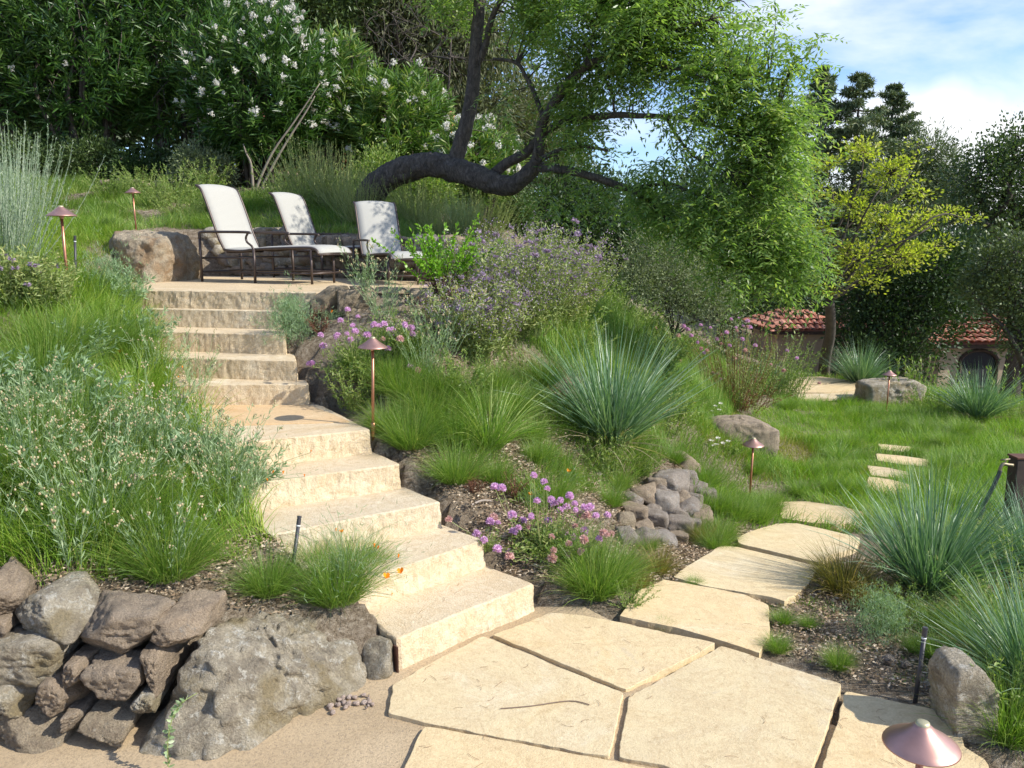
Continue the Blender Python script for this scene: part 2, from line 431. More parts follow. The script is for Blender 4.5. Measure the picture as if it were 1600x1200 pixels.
# ---------------------------------------------------------------- terrain
STEP_PX = [((619, 998), (834, 912), .14), ((569, 905), (756, 844), .28), ((420, 836), (689, 784), .42), ((387, 757), (625, 725), .56),
           ((333, 697), (578, 671), .70), ((255, 602), (482, 600), .84), ((230, 557), (464, 564), .975), ((222, 517), (446, 523), 1.115),
           ((222, 482), (437, 486), 1.25), ((200, 453), (495, 457), 1.385)]
ZT = 1.385
STEPS = []
for l, r, z in STEP_PX: STEPS.append((onz(*l, z), onz(*r, z), z))
step_polys = []
for i, (l, r, z) in enumerate(STEPS):
    if i < 9:
        l2, r2, _ = STEPS[i + 1]
        nrm = unit(np.array([-(r2 - l2)[1], (r2 - l2)[0], 0.0]))
        bk = 0.10 if i < 5 else 0.07
        lx = 0.0 if i in (0,) else (0.12 if i < 2 else 0.0)
        dl = unit(l - r) * lx
        poly = [l + dl, r, r2 + unit(r2 - l2) * 0.02 + nrm * bk, l2 + nrm * bk]
        if i == 8: poly[2] = r + np.array([0.02, 0.3, 0]); poly[3] = l + np.array([0, 0.55, 0])
    else:
        nrm = unit(np.array([-(r - l)[1], (r - l)[0], 0.0])); poly = [l, r, r + nrm * 0.32, l + nrm * 0.3]
    step_polys.append([tuple(p[:2]) for p in poly])

C = []
def cz(px, py, z): C.append(tuple(onz(px, py, z)))
def cw(*a): C.append(a)
for a in [(-1.2, 1, 0), (1, 1, 0), (3, 1, 0), (6, 1, 0), (0, 2.5, 0), (1.5, 3, 0), (3, 3, 0), (5, 3, -.05), (.25, 3.75, 0), (.6, 3.95, -.01), (-.6, 2.9, 0), (0.9, 4.2, -.04)]: cw(*a)
cz(1130, 960, -.04); cz(1180, 900, -.12); cz(1240, 845, -.24); cz(1285, 800, -.33); cz(1173, 782, -.45); cz(1390, 757, -.50); cz(1395, 697, -.60)
cz(1250, 590, -.82); cz(1327, 594, -.82); cz(1358, 619, -.82); cz(1235, 623, -.82); cz(1190, 605, -.82); cz(1300, 640, -.80); cz(1170, 708, -.50); cz(1030, 832, -.16); cz(1440, 920, -.10); cz(1590, 830, -.22); cz(1530, 655, -.72); cz(1420, 640, -.78); cz(1100, 780, -.38)
cz(985, 900, -.04); cz(930, 850, .06); cz(1090, 860, -.16); cw(3.5, 5, -.12); cw(5, 7, -.4); cw(8, 8, -.6); cw(5, 10, -.7)
for i, (l, r, z) in enumerate(STEPS[:5]): cw(r[0] + .12, r[1] + .1, z - .09)
for i, (l, r, z) in enumerate(STEPS[5:9]): cw(r[0] + .12, r[1] - .02, z - .09)
cw(-1.15, 6.0, 1.27); cw(-.7, 5.85, 1.27); cw(-.22, 6.15, 1.25); cw(-.05, 6.9, 1.27)
cz(860, 830, .20); cz(880, 760, .34); cz(950, 690, .36); cz(1040, 730, .14); cz(760, 700, .52); cz(680, 730, .55); cz(620, 700, .62); cw(-.09, 6, .78)
cw(-1.0, 5.5, 1.0); cw(-.5, 5.5, 1.02); cw(.2, 6.6, .98); cw(.1, 7.6, 1.18); cw(-.3, 8.2, 1.4); cw(1, 8, .82); cw(1, 10, .85); cw(2, 9.6, .15); cw(2.2, 12, .1); cw(1.6, 7.6, .18); cw(3.2, 14, -.25); cw(1.2, 6.4, .2)
cw(0.5, 7, .85); cw(2.6, 10.6, -.42)
# left bank
for a in [(-1.8, 3.05, .50), (-1.2, 3.35, .40), (-.85, 3.35, .27), (-.8, 3.6, .32), (-1.2, 3.75, .42), (-1.45, 4.15, .56), (-1.8, 4.6, .76), (-2.4, 5.3, .98), (-2.75, 5.9, 1.2), (-3.2, 6.6, 1.38),
          (-2.6, 3.1, .6), (-2.5, 4.2, .92), (-3.2, 5, 1.32), (-2.87, 5.4, 1.42), (-4, 5.5, 1.58), (-4, 7, 1.72), (-3.9, 8.6, 1.82), (-3.5, 7.4, 1.5), (-5, 4, 1.4), (-7, 8, 2.1), (-8, 4, 1.8),
          (-4, 9.4, 1.92), (-3, 9.5, 1.9), (-2, 9.4, 1.9), (-1.2, 8.9, 1.85), (-.5, 8.5, 1.65), (-4, 12, 2.5), (-2, 12, 2.5), (0, 12, 1.9), (.5, 9.4, 1.2), (-1.6, 9.7, 2.1), (-.6, 10, 1.9), (-7, 12, 2.6),
          (-8, 14, 3.0), (-4, 15, 3.0), (0, 15, 2.0), (4, 16, -.3), (8, 17, -1.2), (12, 12, -1.0), (12, 18, -2.2), (9, 22, -3.2), (14, 26, -4.2), (-20, 30, 6), (0, 30, 1.6), (20, 32, -4.5), (-60, 80, 14), (0, 90, 2), (70, 80, -3),
          (0, 160, 2), (120, 150, -3), (-120, 150, 16), (100, 0, -2), (-80, 0, 6), (0, -30, 0.3), (40, -30, -1), (-40, -30, 2), (9, 3, -.4)]: cw(*a)
C = np.array(C); CX = C[:, :2]
_D = np.linalg.norm(CX[:, None] - CX[None], axis=2)
_A = np.block([[_D + 0.004 * np.eye(len(C)), np.ones((len(C), 1))], [np.ones((1, len(C))), np.zeros((1, 1))]])
_w = np.linalg.solve(_A, np.concatenate([C[:, 2], [0]]))
TERRACE = [(-3.75, 7.0), (-3.1, 6.5), (-1.45, 6.2), (-.8, 5.98), (-.35, 6.25), (-.2, 7.0), (-.55, 7.75), (-.95, 8.1), (-1.57, 8.6), (-2.45, 9.15), (-3.57, 9.2)]
WALL_LINE = [(-3.62, 9.25), (-3.0, 9.3), (-2.45, 9.22), (-1.95, 9.0), (-1.57, 8.7), (-.95, 8.2), (-.5, 7.85)]
# the patio in front of the boulder and dry wall
PATIO = [(-9, 2.92), (-1.75, 2.98), (-1.3, 2.98), (-.9, 3.08), (-.56, 3.25), (-.46, 3.4), (.10, 3.95), (.17, 3.86), (.5, 3.9), (3, 3.2), (9, 3), (9, -9), (-9, -9)]
def H(x, y):
    x = np.atleast_1d(np.asarray(x, float)); y = np.atleast_1d(np.asarray(y, float)); sh = x.shape; x = x.ravel(); y = y.ravel()
    z = np.empty(len(x))
    for s in range(0, len(x), 20000):
        q = np.column_stack([x[s:s + 20000], y[s:s + 20000]])
        z[s:s + 20000] = np.linalg.norm(q[:, None] - CX[None], axis=2) @ _w[:-1] + _w[-1]
    m = inpoly(x, y, TERRACE); z[m] = ZT - 0.02
    m = inpoly(x, y, PATIO) & (x < 0.6); z[m] = 0.0
    tg = np.full(len(x), 99.0)
    for (p, (l, r, zz)) in zip(step_polys, STEPS):
        dr = unit(r - l)
        for sx, dz_ in ((.42, -.17), (.36, -.12), (.30, -.07), (.24, -.03), (.18, .0), (.12, .03), (.06, .05)):
            m = inpoly(x - dr[0] * sx, y - dr[1] * sx, p); tg[m] = zz - dz_
    z = np.minimum(z, tg)
    for (p, (l, r, zz)) in zip(step_polys, STEPS):
        m = inpoly(x, y, p); z[m] = np.minimum(z[m], zz - 0.06)
    return z.reshape(sh)
def G(px, py, lift=0.0):
    """where the line of sight through a pixel meets the ground"""
    d = ray(px, py); ts = np.concatenate([np.arange(2.0, 16, 0.02), np.arange(16, 60, 0.2)])
    P = np.array([0, 0, HC]) + d * ts[:, None]
    h = H(P[:, 0], P[:, 1]) + lift
    k = np.argmax(P[:, 2] < h)
    return np.array([P[k, 0], P[k, 1], h[k] - lift])
def onG(x, y, dz=0.0):
    return np.array([x, y, float(H(x, y)[0]) + dz])
C_ = None
# ---------------------------------------------------------------- materials in use
M = {}
M['cream'] = stone_mat('cream_sandstone', (0.68, 0.555, 0.34), (0.63, 0.51, 0.315), (0.71, 0.61, 0.42))
M['step'] = stone_mat('sandstone_block', (0.68, 0.58, 0.42), (0.62, 0.515, 0.355), (0.76, 0.675, 0.52), face=True)
M['rock_brown'] = rock_mat('brown_fieldstone', (0.50, 0.385, 0.265), (0.23, 0.18, 0.13), (0.36, 0.32, 0.26), 0.58, 1.7)
M['rock_grey'] = rock_mat('grey_lichened_rock', (0.50, 0.43, 0.31), (0.16, 0.125, 0.09), (0.70, 0.66, 0.55), 0.54, 1.2, tint=(0.30, 0.23, 0.11))
M['rock_tan'] = rock_mat('tan_fieldstone', (0.46, 0.37, 0.25), (0.25, 0.19, 0.13), (0.48, 0.43, 0.34), 0.6, 1.7)
M['rock_pale'] = rock_mat('pale_fieldstone', (0.42, 0.35, 0.28), (0.22, 0.18, 0.14), (0.45, 0.42, 0.38), 0.55, 1.7)
M['boulder_ochre'] = rock_mat('ochre_streaked_rock', (0.52, 0.42, 0.28), (0.24, 0.18, 0.12), (0.38, 0.35, 0.28), 0.58, tint=(0.40, 0.24, 0.11))
M['copper'] = plain('aged_copper', (0.62, 0.36, 0.29), 0.42, 0.85, (0.48, 0.27, 0.21), 14)
M['copper_stem'] = plain('copper_pipe', (0.56, 0.25, 0.15), 0.4, 0.8, (0.38, 0.17, 0.10), 22)
M['verdigris'] = plain('pale_brass_cap', (0.50, 0.46, 0.28), 0.5, 0.5, (0.40, 0.36, 0.22), 30)
M['black_pipe'] = plain('black_plastic', (0.035, 0.035, 0.04), 0.45, 0, (0.055, 0.05, 0.05), 30)
M['white_band'] = plain('white_ring', (0.75, 0.75, 0.72), 0.5)
M['rust_steel'] = plain('rusted_steel', (0.16, 0.07, 0.04), 0.85, 0.2, (0.09, 0.045, 0.03), 20)
M['old_wood'] = plain('dark_weathered_wood', (0.075, 0.05, 0.035), 0.85, 0, (0.04, 0.028, 0.02), 12, 0.3)
M['brass'] = plain('dull_brass', (0.30, 0.25, 0.16), 0.5, 0.7)
M['frame'] = plain('dark_bronze_aluminium', (0.085, 0.06, 0.05), 0.42, 0.35, (0.065, 0.048, 0.04), 12)
# woven sling
m, t, p, o = mat_new('white_sling_mesh'); pos = coords(t, False)
wv = t.nodes.new('ShaderNodeTexWave'); wv.inputs['Scale'].default_value = 42; wv.bands_direction = 'Y'; t.links.new(pos, wv.inputs['Vector'])
wv2 = t.nodes.new('ShaderNodeTexWave'); wv2.inputs['Scale'].default_value = 30; wv2.bands_direction = 'Z'; wv2.inputs['Distortion'].default_value = 1.0; wv2.inputs['Detail Scale'].default_value = 3; t.links.new(pos, wv2.inputs['Vector'])
cc = mixc(t, 0.5, ramp(t, wv.outputs['Fac'], [(0.2, (0.36, 0.35, 0.31)), (0.8, (0.56, 0.545, 0.485))]), ramp(t, wv2.outputs['Fac'], [(0.2, (0.34, 0.33, 0.29)), (0.8, (0.56, 0.545, 0.485))]))
t.links.new(cc, p.inputs['Base Color']); p.inputs['Roughness'].default_value = 0.8
trn = t.nodes.new('ShaderNodeBsdfTranslucent'); trn.inputs['Color'].default_value = (0.6, 0.58, 0.52, 1); ms = t.nodes.new('ShaderNodeMixShader'); ms.inputs[0].default_value = 0.18
t.links.new(p.outputs[0], ms.inputs[1]); t.links.new(trn.outputs[0], ms.inputs[2]); t.links.new(ms.outputs[0], o.inputs[0])
M['sling'] = m
# soil
m, t, p, o = mat_new('mulched_soil'); pos = coords(t, True)
n1 = noise_n(t, 1.2, 5, 0.6, pos); n2 = noise_n(t, 35, 7, 0.75, pos); n3 = noise_n(t, 140, 3, 0.7, pos)
c = ramp(t, n2, [(0.34, (0.11, 0.08, 0.052)), (0.48, (0.30, 0.235, 0.16)), (0.60, (0.46, 0.38, 0.28)), (0.68, (0.62, 0.54, 0.42))])
c = mixc(t, ramp(t, n1, [(0.48, (0, 0, 0)), (0.66, (0.6, 0.6, 0.6))]), c, (0.24, 0.185, 0.125))
t.links.new(c, p.inputs['Base Color']); p.inputs['Roughness'].default_value = 0.95; p.inputs['Specular IOR Level'].default_value = 0.1
s = t.nodes.new('ShaderNodeMath'); s.operation = 'ADD'; t.links.new(n2, s.inputs[0]); t.links.new(n3, s.inputs[1]); bump(t, p, s.outputs[0], 1.0, 0.02)
M['soil'] = m
def gravel(name, a, b, d):
    m, t, p, o = mat_new(name); pos = coords(t, True)
    n1 = noise_n(t, 1.6, 5, 0.6, pos, 0.4); n2 = noise_n(t, 90, 5, 0.8, pos); v = t.nodes.new('ShaderNodeTexVoronoi'); v.inputs['Scale'].default_value = 190; t.links.new(pos, v.inputs['Vector'])
    c = ramp(t, n1, [(0.35, a), (0.6, b)]); c = mixc(t, 1.0, c, ramp(t, n2, [(0.3, (0.62, 0.58, 0.55)), (0.5, (1, 1, 1)), (0.75, (1.2, 1.15, 1.1))]), 'MULTIPLY')
    c = mixc(t, ramp(t, v.outputs['Color'], [(0.8, (0, 0, 0)), (0.9, (0.6, 0.6, 0.6))]), c, d)
    t.links.new(c, p.inputs['Base Color']); p.inputs['Roughness'].default_value = 0.95
    bump(t, p, n2, 0.7, 0.008); return m
M['gravel'] = gravel('decomposed_granite', (0.42, 0.31, 0.18), (0.50, 0.38, 0.23), (0.26, 0.20, 0.14))
M['terrace'] = gravel('golden_path_fines', (0.56, 0.42, 0.24), (0.62, 0.48, 0.29), (0.4, 0.3, 0.2))

# ---------------------------------------------------------------- ground
def axis(lo, hi, step, far, g=1.18):
    a = list(np.arange(lo, hi, step)); s = step; v = hi
    while v < far: a.append(v); s *= g; v += s
    s = step; v = lo - step
    while v > -far: a.insert(0, v); s *= g; v -= s
    return np.array(a)
gx = axis(-4.6, 4.6, 0.045, 240); gy = axis(1.6, 10.5, 0.045, 240)
XX, YY = np.meshgrid(gx, gy); ZZ = H(XX, YY)
near = (np.abs(XX) < 9) & (YY > 0) & (YY < 18)
q = np.column_stack([XX.ravel(), YY.ravel(), np.zeros(XX.size)])
bmp_ = (0.010 * fbm(q * 3.5, 4, 3) + 0.016 * fbm(q * 16, 3, 8)).reshape(XX.shape)
flat = inpoly(XX, YY, TERRACE) | (inpoly(XX, YY, PATIO) & (XX < .6))
ZZ = ZZ + np.where(near & ~flat, bmp_, 0) - 0.01
ny, nx = XX.shape
i = np.arange(ny - 1)[:, None] * nx; j = np.arange(nx - 1)[None, :]
gm = MB(); gm.add(np.column_stack([XX.ravel(), YY.ravel(), ZZ.ravel()]), np.stack([i + j, i + j + 1, i + nx + j + 1, i + nx + j], -1).reshape(-1, 4))
tag(gm.build('ground', M['soil'], smooth=True), kind='structure')

# gravel in the patio joints, at the foot of the boulder
def sheet(name, poly, zf, mat, res=0.12, amp=0.004):
    bm = bmesh.new(); P = np.array(poly)[:, :2]
    x0, y0 = P.min(0); x1, y1 = P.max(0)
    fc = bm.faces.new([bm.verts.new((a, b, 0)) for a, b in P])
    for ax_, lo, hi in ((0, x0, x1), (1, y0, y1)):
        for v in np.arange(lo + res, hi, res):
            n = [0, 0, 0]; n[ax_] = 1; pc = [0, 0, 0]; pc[ax_] = v
            bmesh.ops.bisect_plane(bm, geom=bm.verts[:] + bm.edges[:] + bm.faces[:], plane_co=pc, plane_no=n)
    xy = np.array([v.co[:2] for v in bm.verts]); z = zf(xy) + amp * fbm(np.column_stack([xy * 5, np.zeros(len(xy))]), 3, 2)
    for v, zz in zip(bm.verts, z): v.co.z = zz
    me = bpy.data.meshes.new(name); bm.normal_update()
    for f in bm.faces:
        if f.normal.z < 0: f.normal_flip()
    bm.to_mesh(me); bm.free(); me.materials.append(mat)
    o = bpy.data.objects.new(name, me); SC.collection.objects.link(o); tag(o, kind='structure'); return o
sheet('patio_gravel', [(-4.5, 0.2), (-4.5, 2.9), (-1.75, 2.85), (-1.2, 2.9), (-.85, 3.1), (-.5, 3.25), (.12, 3.80), (.35, 3.80), (.75, 3.25), (1.3, 2.7), (1.9, 2.1), (2.2, .2)], lambda q: np.minimum(0.004, H(q[:, 0], q[:, 1]) + .004), M['gravel'])
sheet('terrace', TERRACE, lambda q: np.full(len(q), ZT), M['terrace'], 0.15)

# ---------------------------------------------------------------- stone steps
stairs = empty('stone_steps', STEPS[0][0] * np.array([1, 1, 0]), 0, 1, 'flight of ten rough faced cream sandstone block steps climbing and curving up to the terrace', 'steps')
for i, (poly, (l, r, z)) in enumerate(zip(step_polys, STEPS)):
    mb = MB(); th = z - (STEPS[i - 1][2] if i else 0) + 0.02
    slab(mb, poly, z, th, jit=0.006, rough=0.015 if i in (0, 1, 2, 3, 4, 9) else 0.009, res=0.012, seed=20 + i, bev=0.007, rings=11, rnd=0.02, toe=0.012 if i < 5 else 0.006)
    o = mb.build('step', M['step'], None); o.parent = stairs; o.matrix_parent_inverse = Matrix.Translation(-stairs.location)
# the rear half of the landing is a flagstone of its own, more orange
l5, r5, l6, r6 = STEPS[4][0], STEPS[4][1], STEPS[5][0], STEPS[5][1]
mb = MB(); a = onz(300, 668, .7); b = onz(548, 660, .7)
slab(mb, [a, b, r6 + np.array([.0, .0, 0]), l6], .706, .03, jit=.004, res=.03, seed=31, bev=.004)
M['orange_flag'] = stone_mat('orange_sandstone', (0.64, 0.46, 0.27), (0.62, 0.47, 0.29), (0.68, 0.54, 0.36))
o = mb.build('landing_slab', M['orange_flag']); o.parent = stairs; o.matrix_parent_inverse = Matrix.Translation(-stairs.location)
tag(o, label='orange tinted flagstone at the back of the landing')

# ---------------------------------------------------------------- flagstones
FL = [
 ([(612, 1069), (754, 994), (974, 1082), (953, 1182), (662, 1129), (606, 1114)], 'large cream flagstone in front of the left half of the bottom step'),
 ([(766, 992), (861, 957), (910, 961), (1120, 1004), (978, 1077)], 'cream flagstone tapering away from the right half of the bottom step'),
 ([(982, 1086), (1127, 1009), (1315, 1068), (1274, 1200), (1245, 1275), (1036, 1196), (966, 1183)], 'largest cream flagstone in the middle of the foreground with pine needles on it'),
 ([(664, 1135), (953, 1188), (1033, 1202), (1236, 1282), (1200, 1420), (540, 1420), (629, 1200)], 'cream flagstone cut by the lower edge of the photo beside the gravel'),
 ([(1321, 1079), (1429, 1100), (1499, 1117), (1507, 1166), (1540, 1185), (1560, 1300), (1255, 1300), (1284, 1200)], 'cream flagstone under the nearest copper lamp'),
 ([(966, 960), (1000, 921), (1037, 907), (1165, 930), (1202, 945), (1206, 986), (1188, 1020), (1120, 1003), (1052, 985)], 'yellowish flagstone with small grass tufts on both its near and far joints'),
 ([(1052, 900), (1075, 881), (1127, 855), (1152, 857), (1283, 883), (1262, 915), (1226, 943), (1204, 936), (1101, 918)], 'flagstone crossed by thin grass blade shadows'),
 ([(1150, 842), (1169, 830), (1214, 817), (1246, 819), (1292, 830), (1344, 840), (1337, 857), (1300, 868), (1284, 879), (1157, 852)], 'flagstone with a small orange stain beside the large blue green grass'),
 ([(1213, 787), (1262, 783), (1319, 791), (1352, 799), (1346, 818), (1307, 822), (1262, 817), (1221, 805)], 'farthest of the large stepping flagstones, rimmed by grass'),
 ([(1357, 749), (1392, 752), (1424, 758), (1419, 767), (1385, 768), (1352, 760)], 'narrow stepping slab in the lawn, nearest of the four'),
 ([(1354, 730), (1390, 733), (1420, 738), (1418, 745), (1362, 741)], 'narrow stepping slab in the lawn, second of the four from the front'),
 ([(1369, 710), (1410, 713), (1451, 718), (1450, 727), (1410, 725), (1371, 720)], 'widest of the four narrow stepping slabs in the lawn'),
 ([(1372, 694), (1400, 696), (1424, 699), (1422, 707), (1378, 702)], 'narrow stepping slab in the lawn, farthest of the four'),
]
flag_polys = []
for i, (px, lab) in enumerate(FL):
    if i < 5: P = [onz(a, b, 0.020) for a, b in px]; zf = 0.020
    else:
        P = [G(a, b, 0.03) for a, b in px]; A_ = np.array(P); Q = np.column_stack([A_[:, 0], A_[:, 1], np.ones(len(A_))])
        co = np.linalg.lstsq(Q, A_[:, 2], rcond=None)[0]
        if i >= 9: co = np.array([0, 0, A_[:, 2].mean()])
        zf = (lambda o, co=co: o[:, 0] * co[0] + o[:, 1] * co[1] + co[2] + 0.03)
    flag_polys.append([tuple(p[:2]) for p in P])
    mb = MB(); slab(mb, P, zf, 0.05, jit=0.008, res=0.012, seed=50 + i, bev=0.003, rnd=0.018)
    tag(mb.build('flagstone', M['cream']), lab, 'flagstone', 'flagstones of the patio and path')
kp = [(1190, 612), (1222, 594), (1252, 589), (1280, 588), (1326, 593), (1356, 606), (1358, 618), (1292, 622), (1235, 622)]
KP = [G(a, b) for a, b in kp]
kz = -.775
# far landing: three slabs laid edge to edge
KPp = [tuple(onz(a, b, kz)[:2]) for a, b in kp]
def kk(*q): return [onz(a, b, kz) for a, b in q]
for i, (pl, lab) in enumerate([(kk((1190, 613), (1250, 589), (1281, 588), (1327, 594), (1280, 600), (1240, 600)), 'rear slab of the distant paved landing'),
                (kk((1190, 615), (1238, 602), (1282, 602), (1330, 595), (1357, 607), (1290, 613), (1225, 613)), 'middle slab of the distant paved landing'),
                (kk((1190, 620), (1228, 615), (1290, 615), (1357, 609), (1359, 618), (1292, 622), (1235, 624)), 'front slab of the distant paved landing')]):
    mb = MB(); slab(mb, pl, kz, .05, jit=.008, res=.05, seed=80 + i, bev=.005)
    tag(mb.build('flagstone', M['cream']), lab, 'flagstone', 'flagstones of the patio and path')
flag_polys.append(KPp); flag_polys.append([(a, b - .35) for a, b in KPp])

# pine needles and a twig on the slabs
mb = MB()
for k in range(95):
    c = onz(R.uniform(640, 1480), R.uniform(935, 1210), 0.022) if k < 75 else None
    if c is None:
        s = R.integers(0, 6); l, r, z = STEPS[s]; l2, r2, _ = STEPS[s + 1]; a = R.uniform(.1, .9); b = R.uniform(.1, .8)
        c = (l * (1 - a) + r * a) * (1 - b) + (l2 * (1 - a) + r2 * a) * b; c[2] = z + .003
    elif not any(inpoly(c[0], c[1], P) for P in flag_polys[:6]): continue
    a = R.uniform(0, 2 * PI); ln = R.uniform(.02, .055); bend = R.uniform(-1, 1)
    pts = [c + np.array([math.cos(a + bend * t) * ln * (t - .5), math.sin(a + bend * t) * ln * (t - .5), 0.0015]) for t in np.linspace(0, 1, 4)]
    tube(mb, pts, 0.0007, 3, False)
M['needle'] = plain('dry_pine_needle', (0.28, 0.14, 0.07), 0.8)
tag(mb.build('pine_needles', M['needle']), 'dry brown pine needles strewn over the flagstones and steps', 'pine needles', kind='stuff')
mb = MB(); tube(mb, smooth_path([onz(*q, .024) for q in [(782, 1107), (830, 1103), (890, 1095), (921, 1101)]], 4), [.0022] * 13, 5)
tag(mb.build('twig', plain('grey_twig', (0.22, 0.15, 0.10), .8)), 'thin dry twig lying across the flagstone below the bottom step', 'twig')
def twig_on_soil(a, b, r, lab):
    mb = MB(); p = G(*a); q = G(*b); pts = smooth_path([p + [0, 0, .012], (p + q) / 2 + [0, .01, .022], q + [0, 0, .012]], 4); tube(mb, pts, r, 6)
    tag(mb.build('stick', plain('bleached_stick', (0.36, 0.30, 0.24), .85)), lab, 'stick')
twig_on_soil((782, 693), (835, 683), .006, 'pale stick on the soil below the light green grass clump')
twig_on_soil((737, 797), (768, 788), .006, 'short pale stick on bare soil left of the pink flowers')

# ---------------------------------------------------------------- rocks
def rocks(rootname, label, cat, items, loc):
    root = empty(rootname, loc, 0, 1, label, cat)
    for (c, s, mat, sd, k) in items:
        mb = MB(); rock(mb, (0, 0, 0), s, k, sd, np_=7, amp=0.06, sharp=30, rz=R.uniform(-.3, .3))
        part('stone', mb.mesh('stone', mat, True), root, np.array(c) - np.array(loc))
    return root
# dry wall bottom left: crop coordinates of the photograph / 2.4615 + (0, 750)
FW = [(50, 410, 130, 175, 'rock_brown'), (240, 478, 310, 155, 'rock_grey'), (505, 548, 335, 205, 'rock_brown'), (742, 545, 175, 135, 'rock_brown'), (190, 632, 310, 185, 'rock_grey'),
      (490, 730, 215, 195, 'rock_brown'), (640, 682, 100, 180, 'rock_brown'), (100, 790, 180, 140, 'rock_grey'), (272, 768, 150, 150, 'rock_brown'), (15, 640, 90, 185, 'rock_grey'), (20, 535, 100, 100, 'rock_brown'),
      (165, 940, 300, 205, 'rock_tan'), (455, 902, 215, 165, 'rock_tan'), (340, 868, 80, 80, 'rock_brown'), (355, 690, 90, 120, 'rock_brown'), (-60, 760, 150, 180, 'rock_grey'), (-80, 930, 220, 210, 'rock_tan'), (-110, 560, 190, 190, 'rock_brown'), (600, 800, 90, 100, 'rock_grey'), (-130, 400, 200, 170, 'rock_brown')]
items = []
for k, (x, y, w, h, mt) in enumerate(FW):
    px, py = x / 2.4615, y / 2.4615 + 750
    Yg = 2.70
    for _ in range(3): z = at(px, py, Yg)[2]; Yg = 2.66 + 0.34 * max(0, z)
    c = at(px, py, Yg + .09); sc = 3.0 / 1300 * 1.0 / 2.4615 * 0.98
    items.append((c, (w * sc * 1.04, .32, h * sc * 1.06), M[mt], 100 + k, 5))
rocks('dry_stone_wall', 'dry stacked wall of brown and grey fieldstones left of the big boulder', 'stone wall', items, (-1.75, 2.8, 0))

def hullobj(name, pts, mat, label, k=5, amp=.02, seed=0, group=None, cat='boulder', fs=4.0, sharp=22):
    c = np.mean(pts, 0); c[2] = min(p[2] for p in pts)
    mb = MB(); hull_rock(mb, np.array(pts) - c, k, amp, sharp, seed, fs)
    return tag(mb.build(name, mat, smooth=True, loc=c), label, cat, group)
B = [onz(208, 1196, -.03), onz(330, 1205, -.03), onz(425, 1168, -.03), onz(575, 1092, -.03), onz(578, 1070, .0), at(332, 982, 2.92), at(300, 1030, 2.80), at(225, 1160, 2.66), at(362, 968, 3.15), at(440, 950, 3.35), at(525, 937, 3.52), at(545, 975, 3.4),
     at(578, 1015, 3.28), at(590, 1060, 3.15), at(345, 1050, 2.72), at(560, 1000, 3.22), at(470, 1010, 3.02), (-1.3, 3.2, -.05), (-.75, 3.6, 0), (-1.0, 3.5, .22)]
hullobj('boulder', B, M['rock_grey'], 'huge grey lichened boulder beside the bottom step', 6, .04, 3, sharp=44, fs=4.5)
hullobj('boulder', [onz(570, 1072, -.02), onz(612, 1066, -.02), at(612, 1000, 3.2), at(565, 992, 3.3), at(562, 1005, 3.25), at(600, 990, 3.35), (-.55, 3.4, 0), (-.48, 3.3, 0), at(608, 1040, 3.1)], M['rock_grey'], 'small upright grey stone wedged between the big boulder and the bottom step', 4, .008, 8)
# steel edging strip by the bottom step
mb = MB(); e = [at(548, 980, 3.62), at(585, 992, 3.42), at(616, 1008, 3.20), at(622, 1012, 3.175)]
e = smooth_path(e, 4)
for a, b in zip(e[:-1], e[1:]):
    n = unit(np.array([-(b - a)[1], (b - a)[0], 0])) * .003; d = np.array([0, 0, .14])
    mb.add([a - n, b - n, b + n, a + n, a - n - d, b - n - d, b + n - d, a + n - d], [[3, 2, 1, 0], [4, 5, 6, 7], [0, 1, 5, 4], [2, 3, 7, 6], [1, 2, 6, 5], [3, 0, 4, 7]])
tag(mb.build('edging_strip', M['rust_steel']), 'rusty steel edging strip against the left end of the bottom step', 'edging')
# little pinkish stones on the gravel
mb0 = MB(); rock(mb0, (0, 0, 0), (.022, .02, .016), 2, 5); pm = mb0.mesh('pebble', rock_mat('pink_pebble', (.62, .48, .38), (.45, .33, .25), (.7, .6, .5)), True)
for k in range(30):
    c = onz(R.normal(548, 26), R.normal(1098, 7), .008)
    o = bpy.data.objects.new('pebble', pm); SC.collection.objects.link(o); s = R.uniform(.5, 1.4); place(o, c + [0, 0, .003], R.uniform(0, 6), s)
    tag(o, 'small pinkish pebble in the cluster on gravel at the foot of the big boulder', 'pebble', 'pebbles by the big boulder')

def boulder_px(foot, top, Y, dep, mat, label, seed, k=4, amp=.02):
    """foot: pixel corners on the ground line, top: pixel corners of the upper outline"""
    pts = []
    for (px, py) in foot: p = at(px, py, Y); pts += [p - [0, 0, .08], p + [0, dep, -.02]]
    for (px, py) in top: p = at(px, py, Y); pts += [p, p + [0, dep * .8, .0]]
    return hullobj('boulder', pts, mat, label, max(k, 5), amp, seed, sharp=40, fs=6)
pts = []
for (px, py), Y in [((165, 432), 8.0), ((230, 438), 7.55), ((288, 434), 7.95)]: p = at(px, py, Y); p[2] = ZT - .03; pts += [p, p + [0, .5, 0]]
for (px, py), Y in [((175, 360), 8.0), ((157, 400), 8.0), ((240, 361), 7.9), ((275, 367), 8.0), ((293, 395), 8.05), ((290, 420), 7.95), ((182, 372), 7.75), ((250, 375), 7.65)]: p = at(px, py, Y); pts += [p, p + [0, .35, 0]]
hullobj('boulder', pts, M['boulder_ochre'], 'ochre streaked boulder standing at the left end of the terrace', 6, .022, 12, fs=6, sharp=40)
g0 = G(1170, 708)
boulder_px([(1135, 700), (1215, 706), (1165, 712)], [(1120, 668), (1135, 661), (1190, 661), (1220, 674), (1221, 690), (1118, 680)], g0[1], .55, M['rock_brown'], 'flat topped boulder in the lawn behind the copper lamp', 13)
g0 = G(1400, 632)
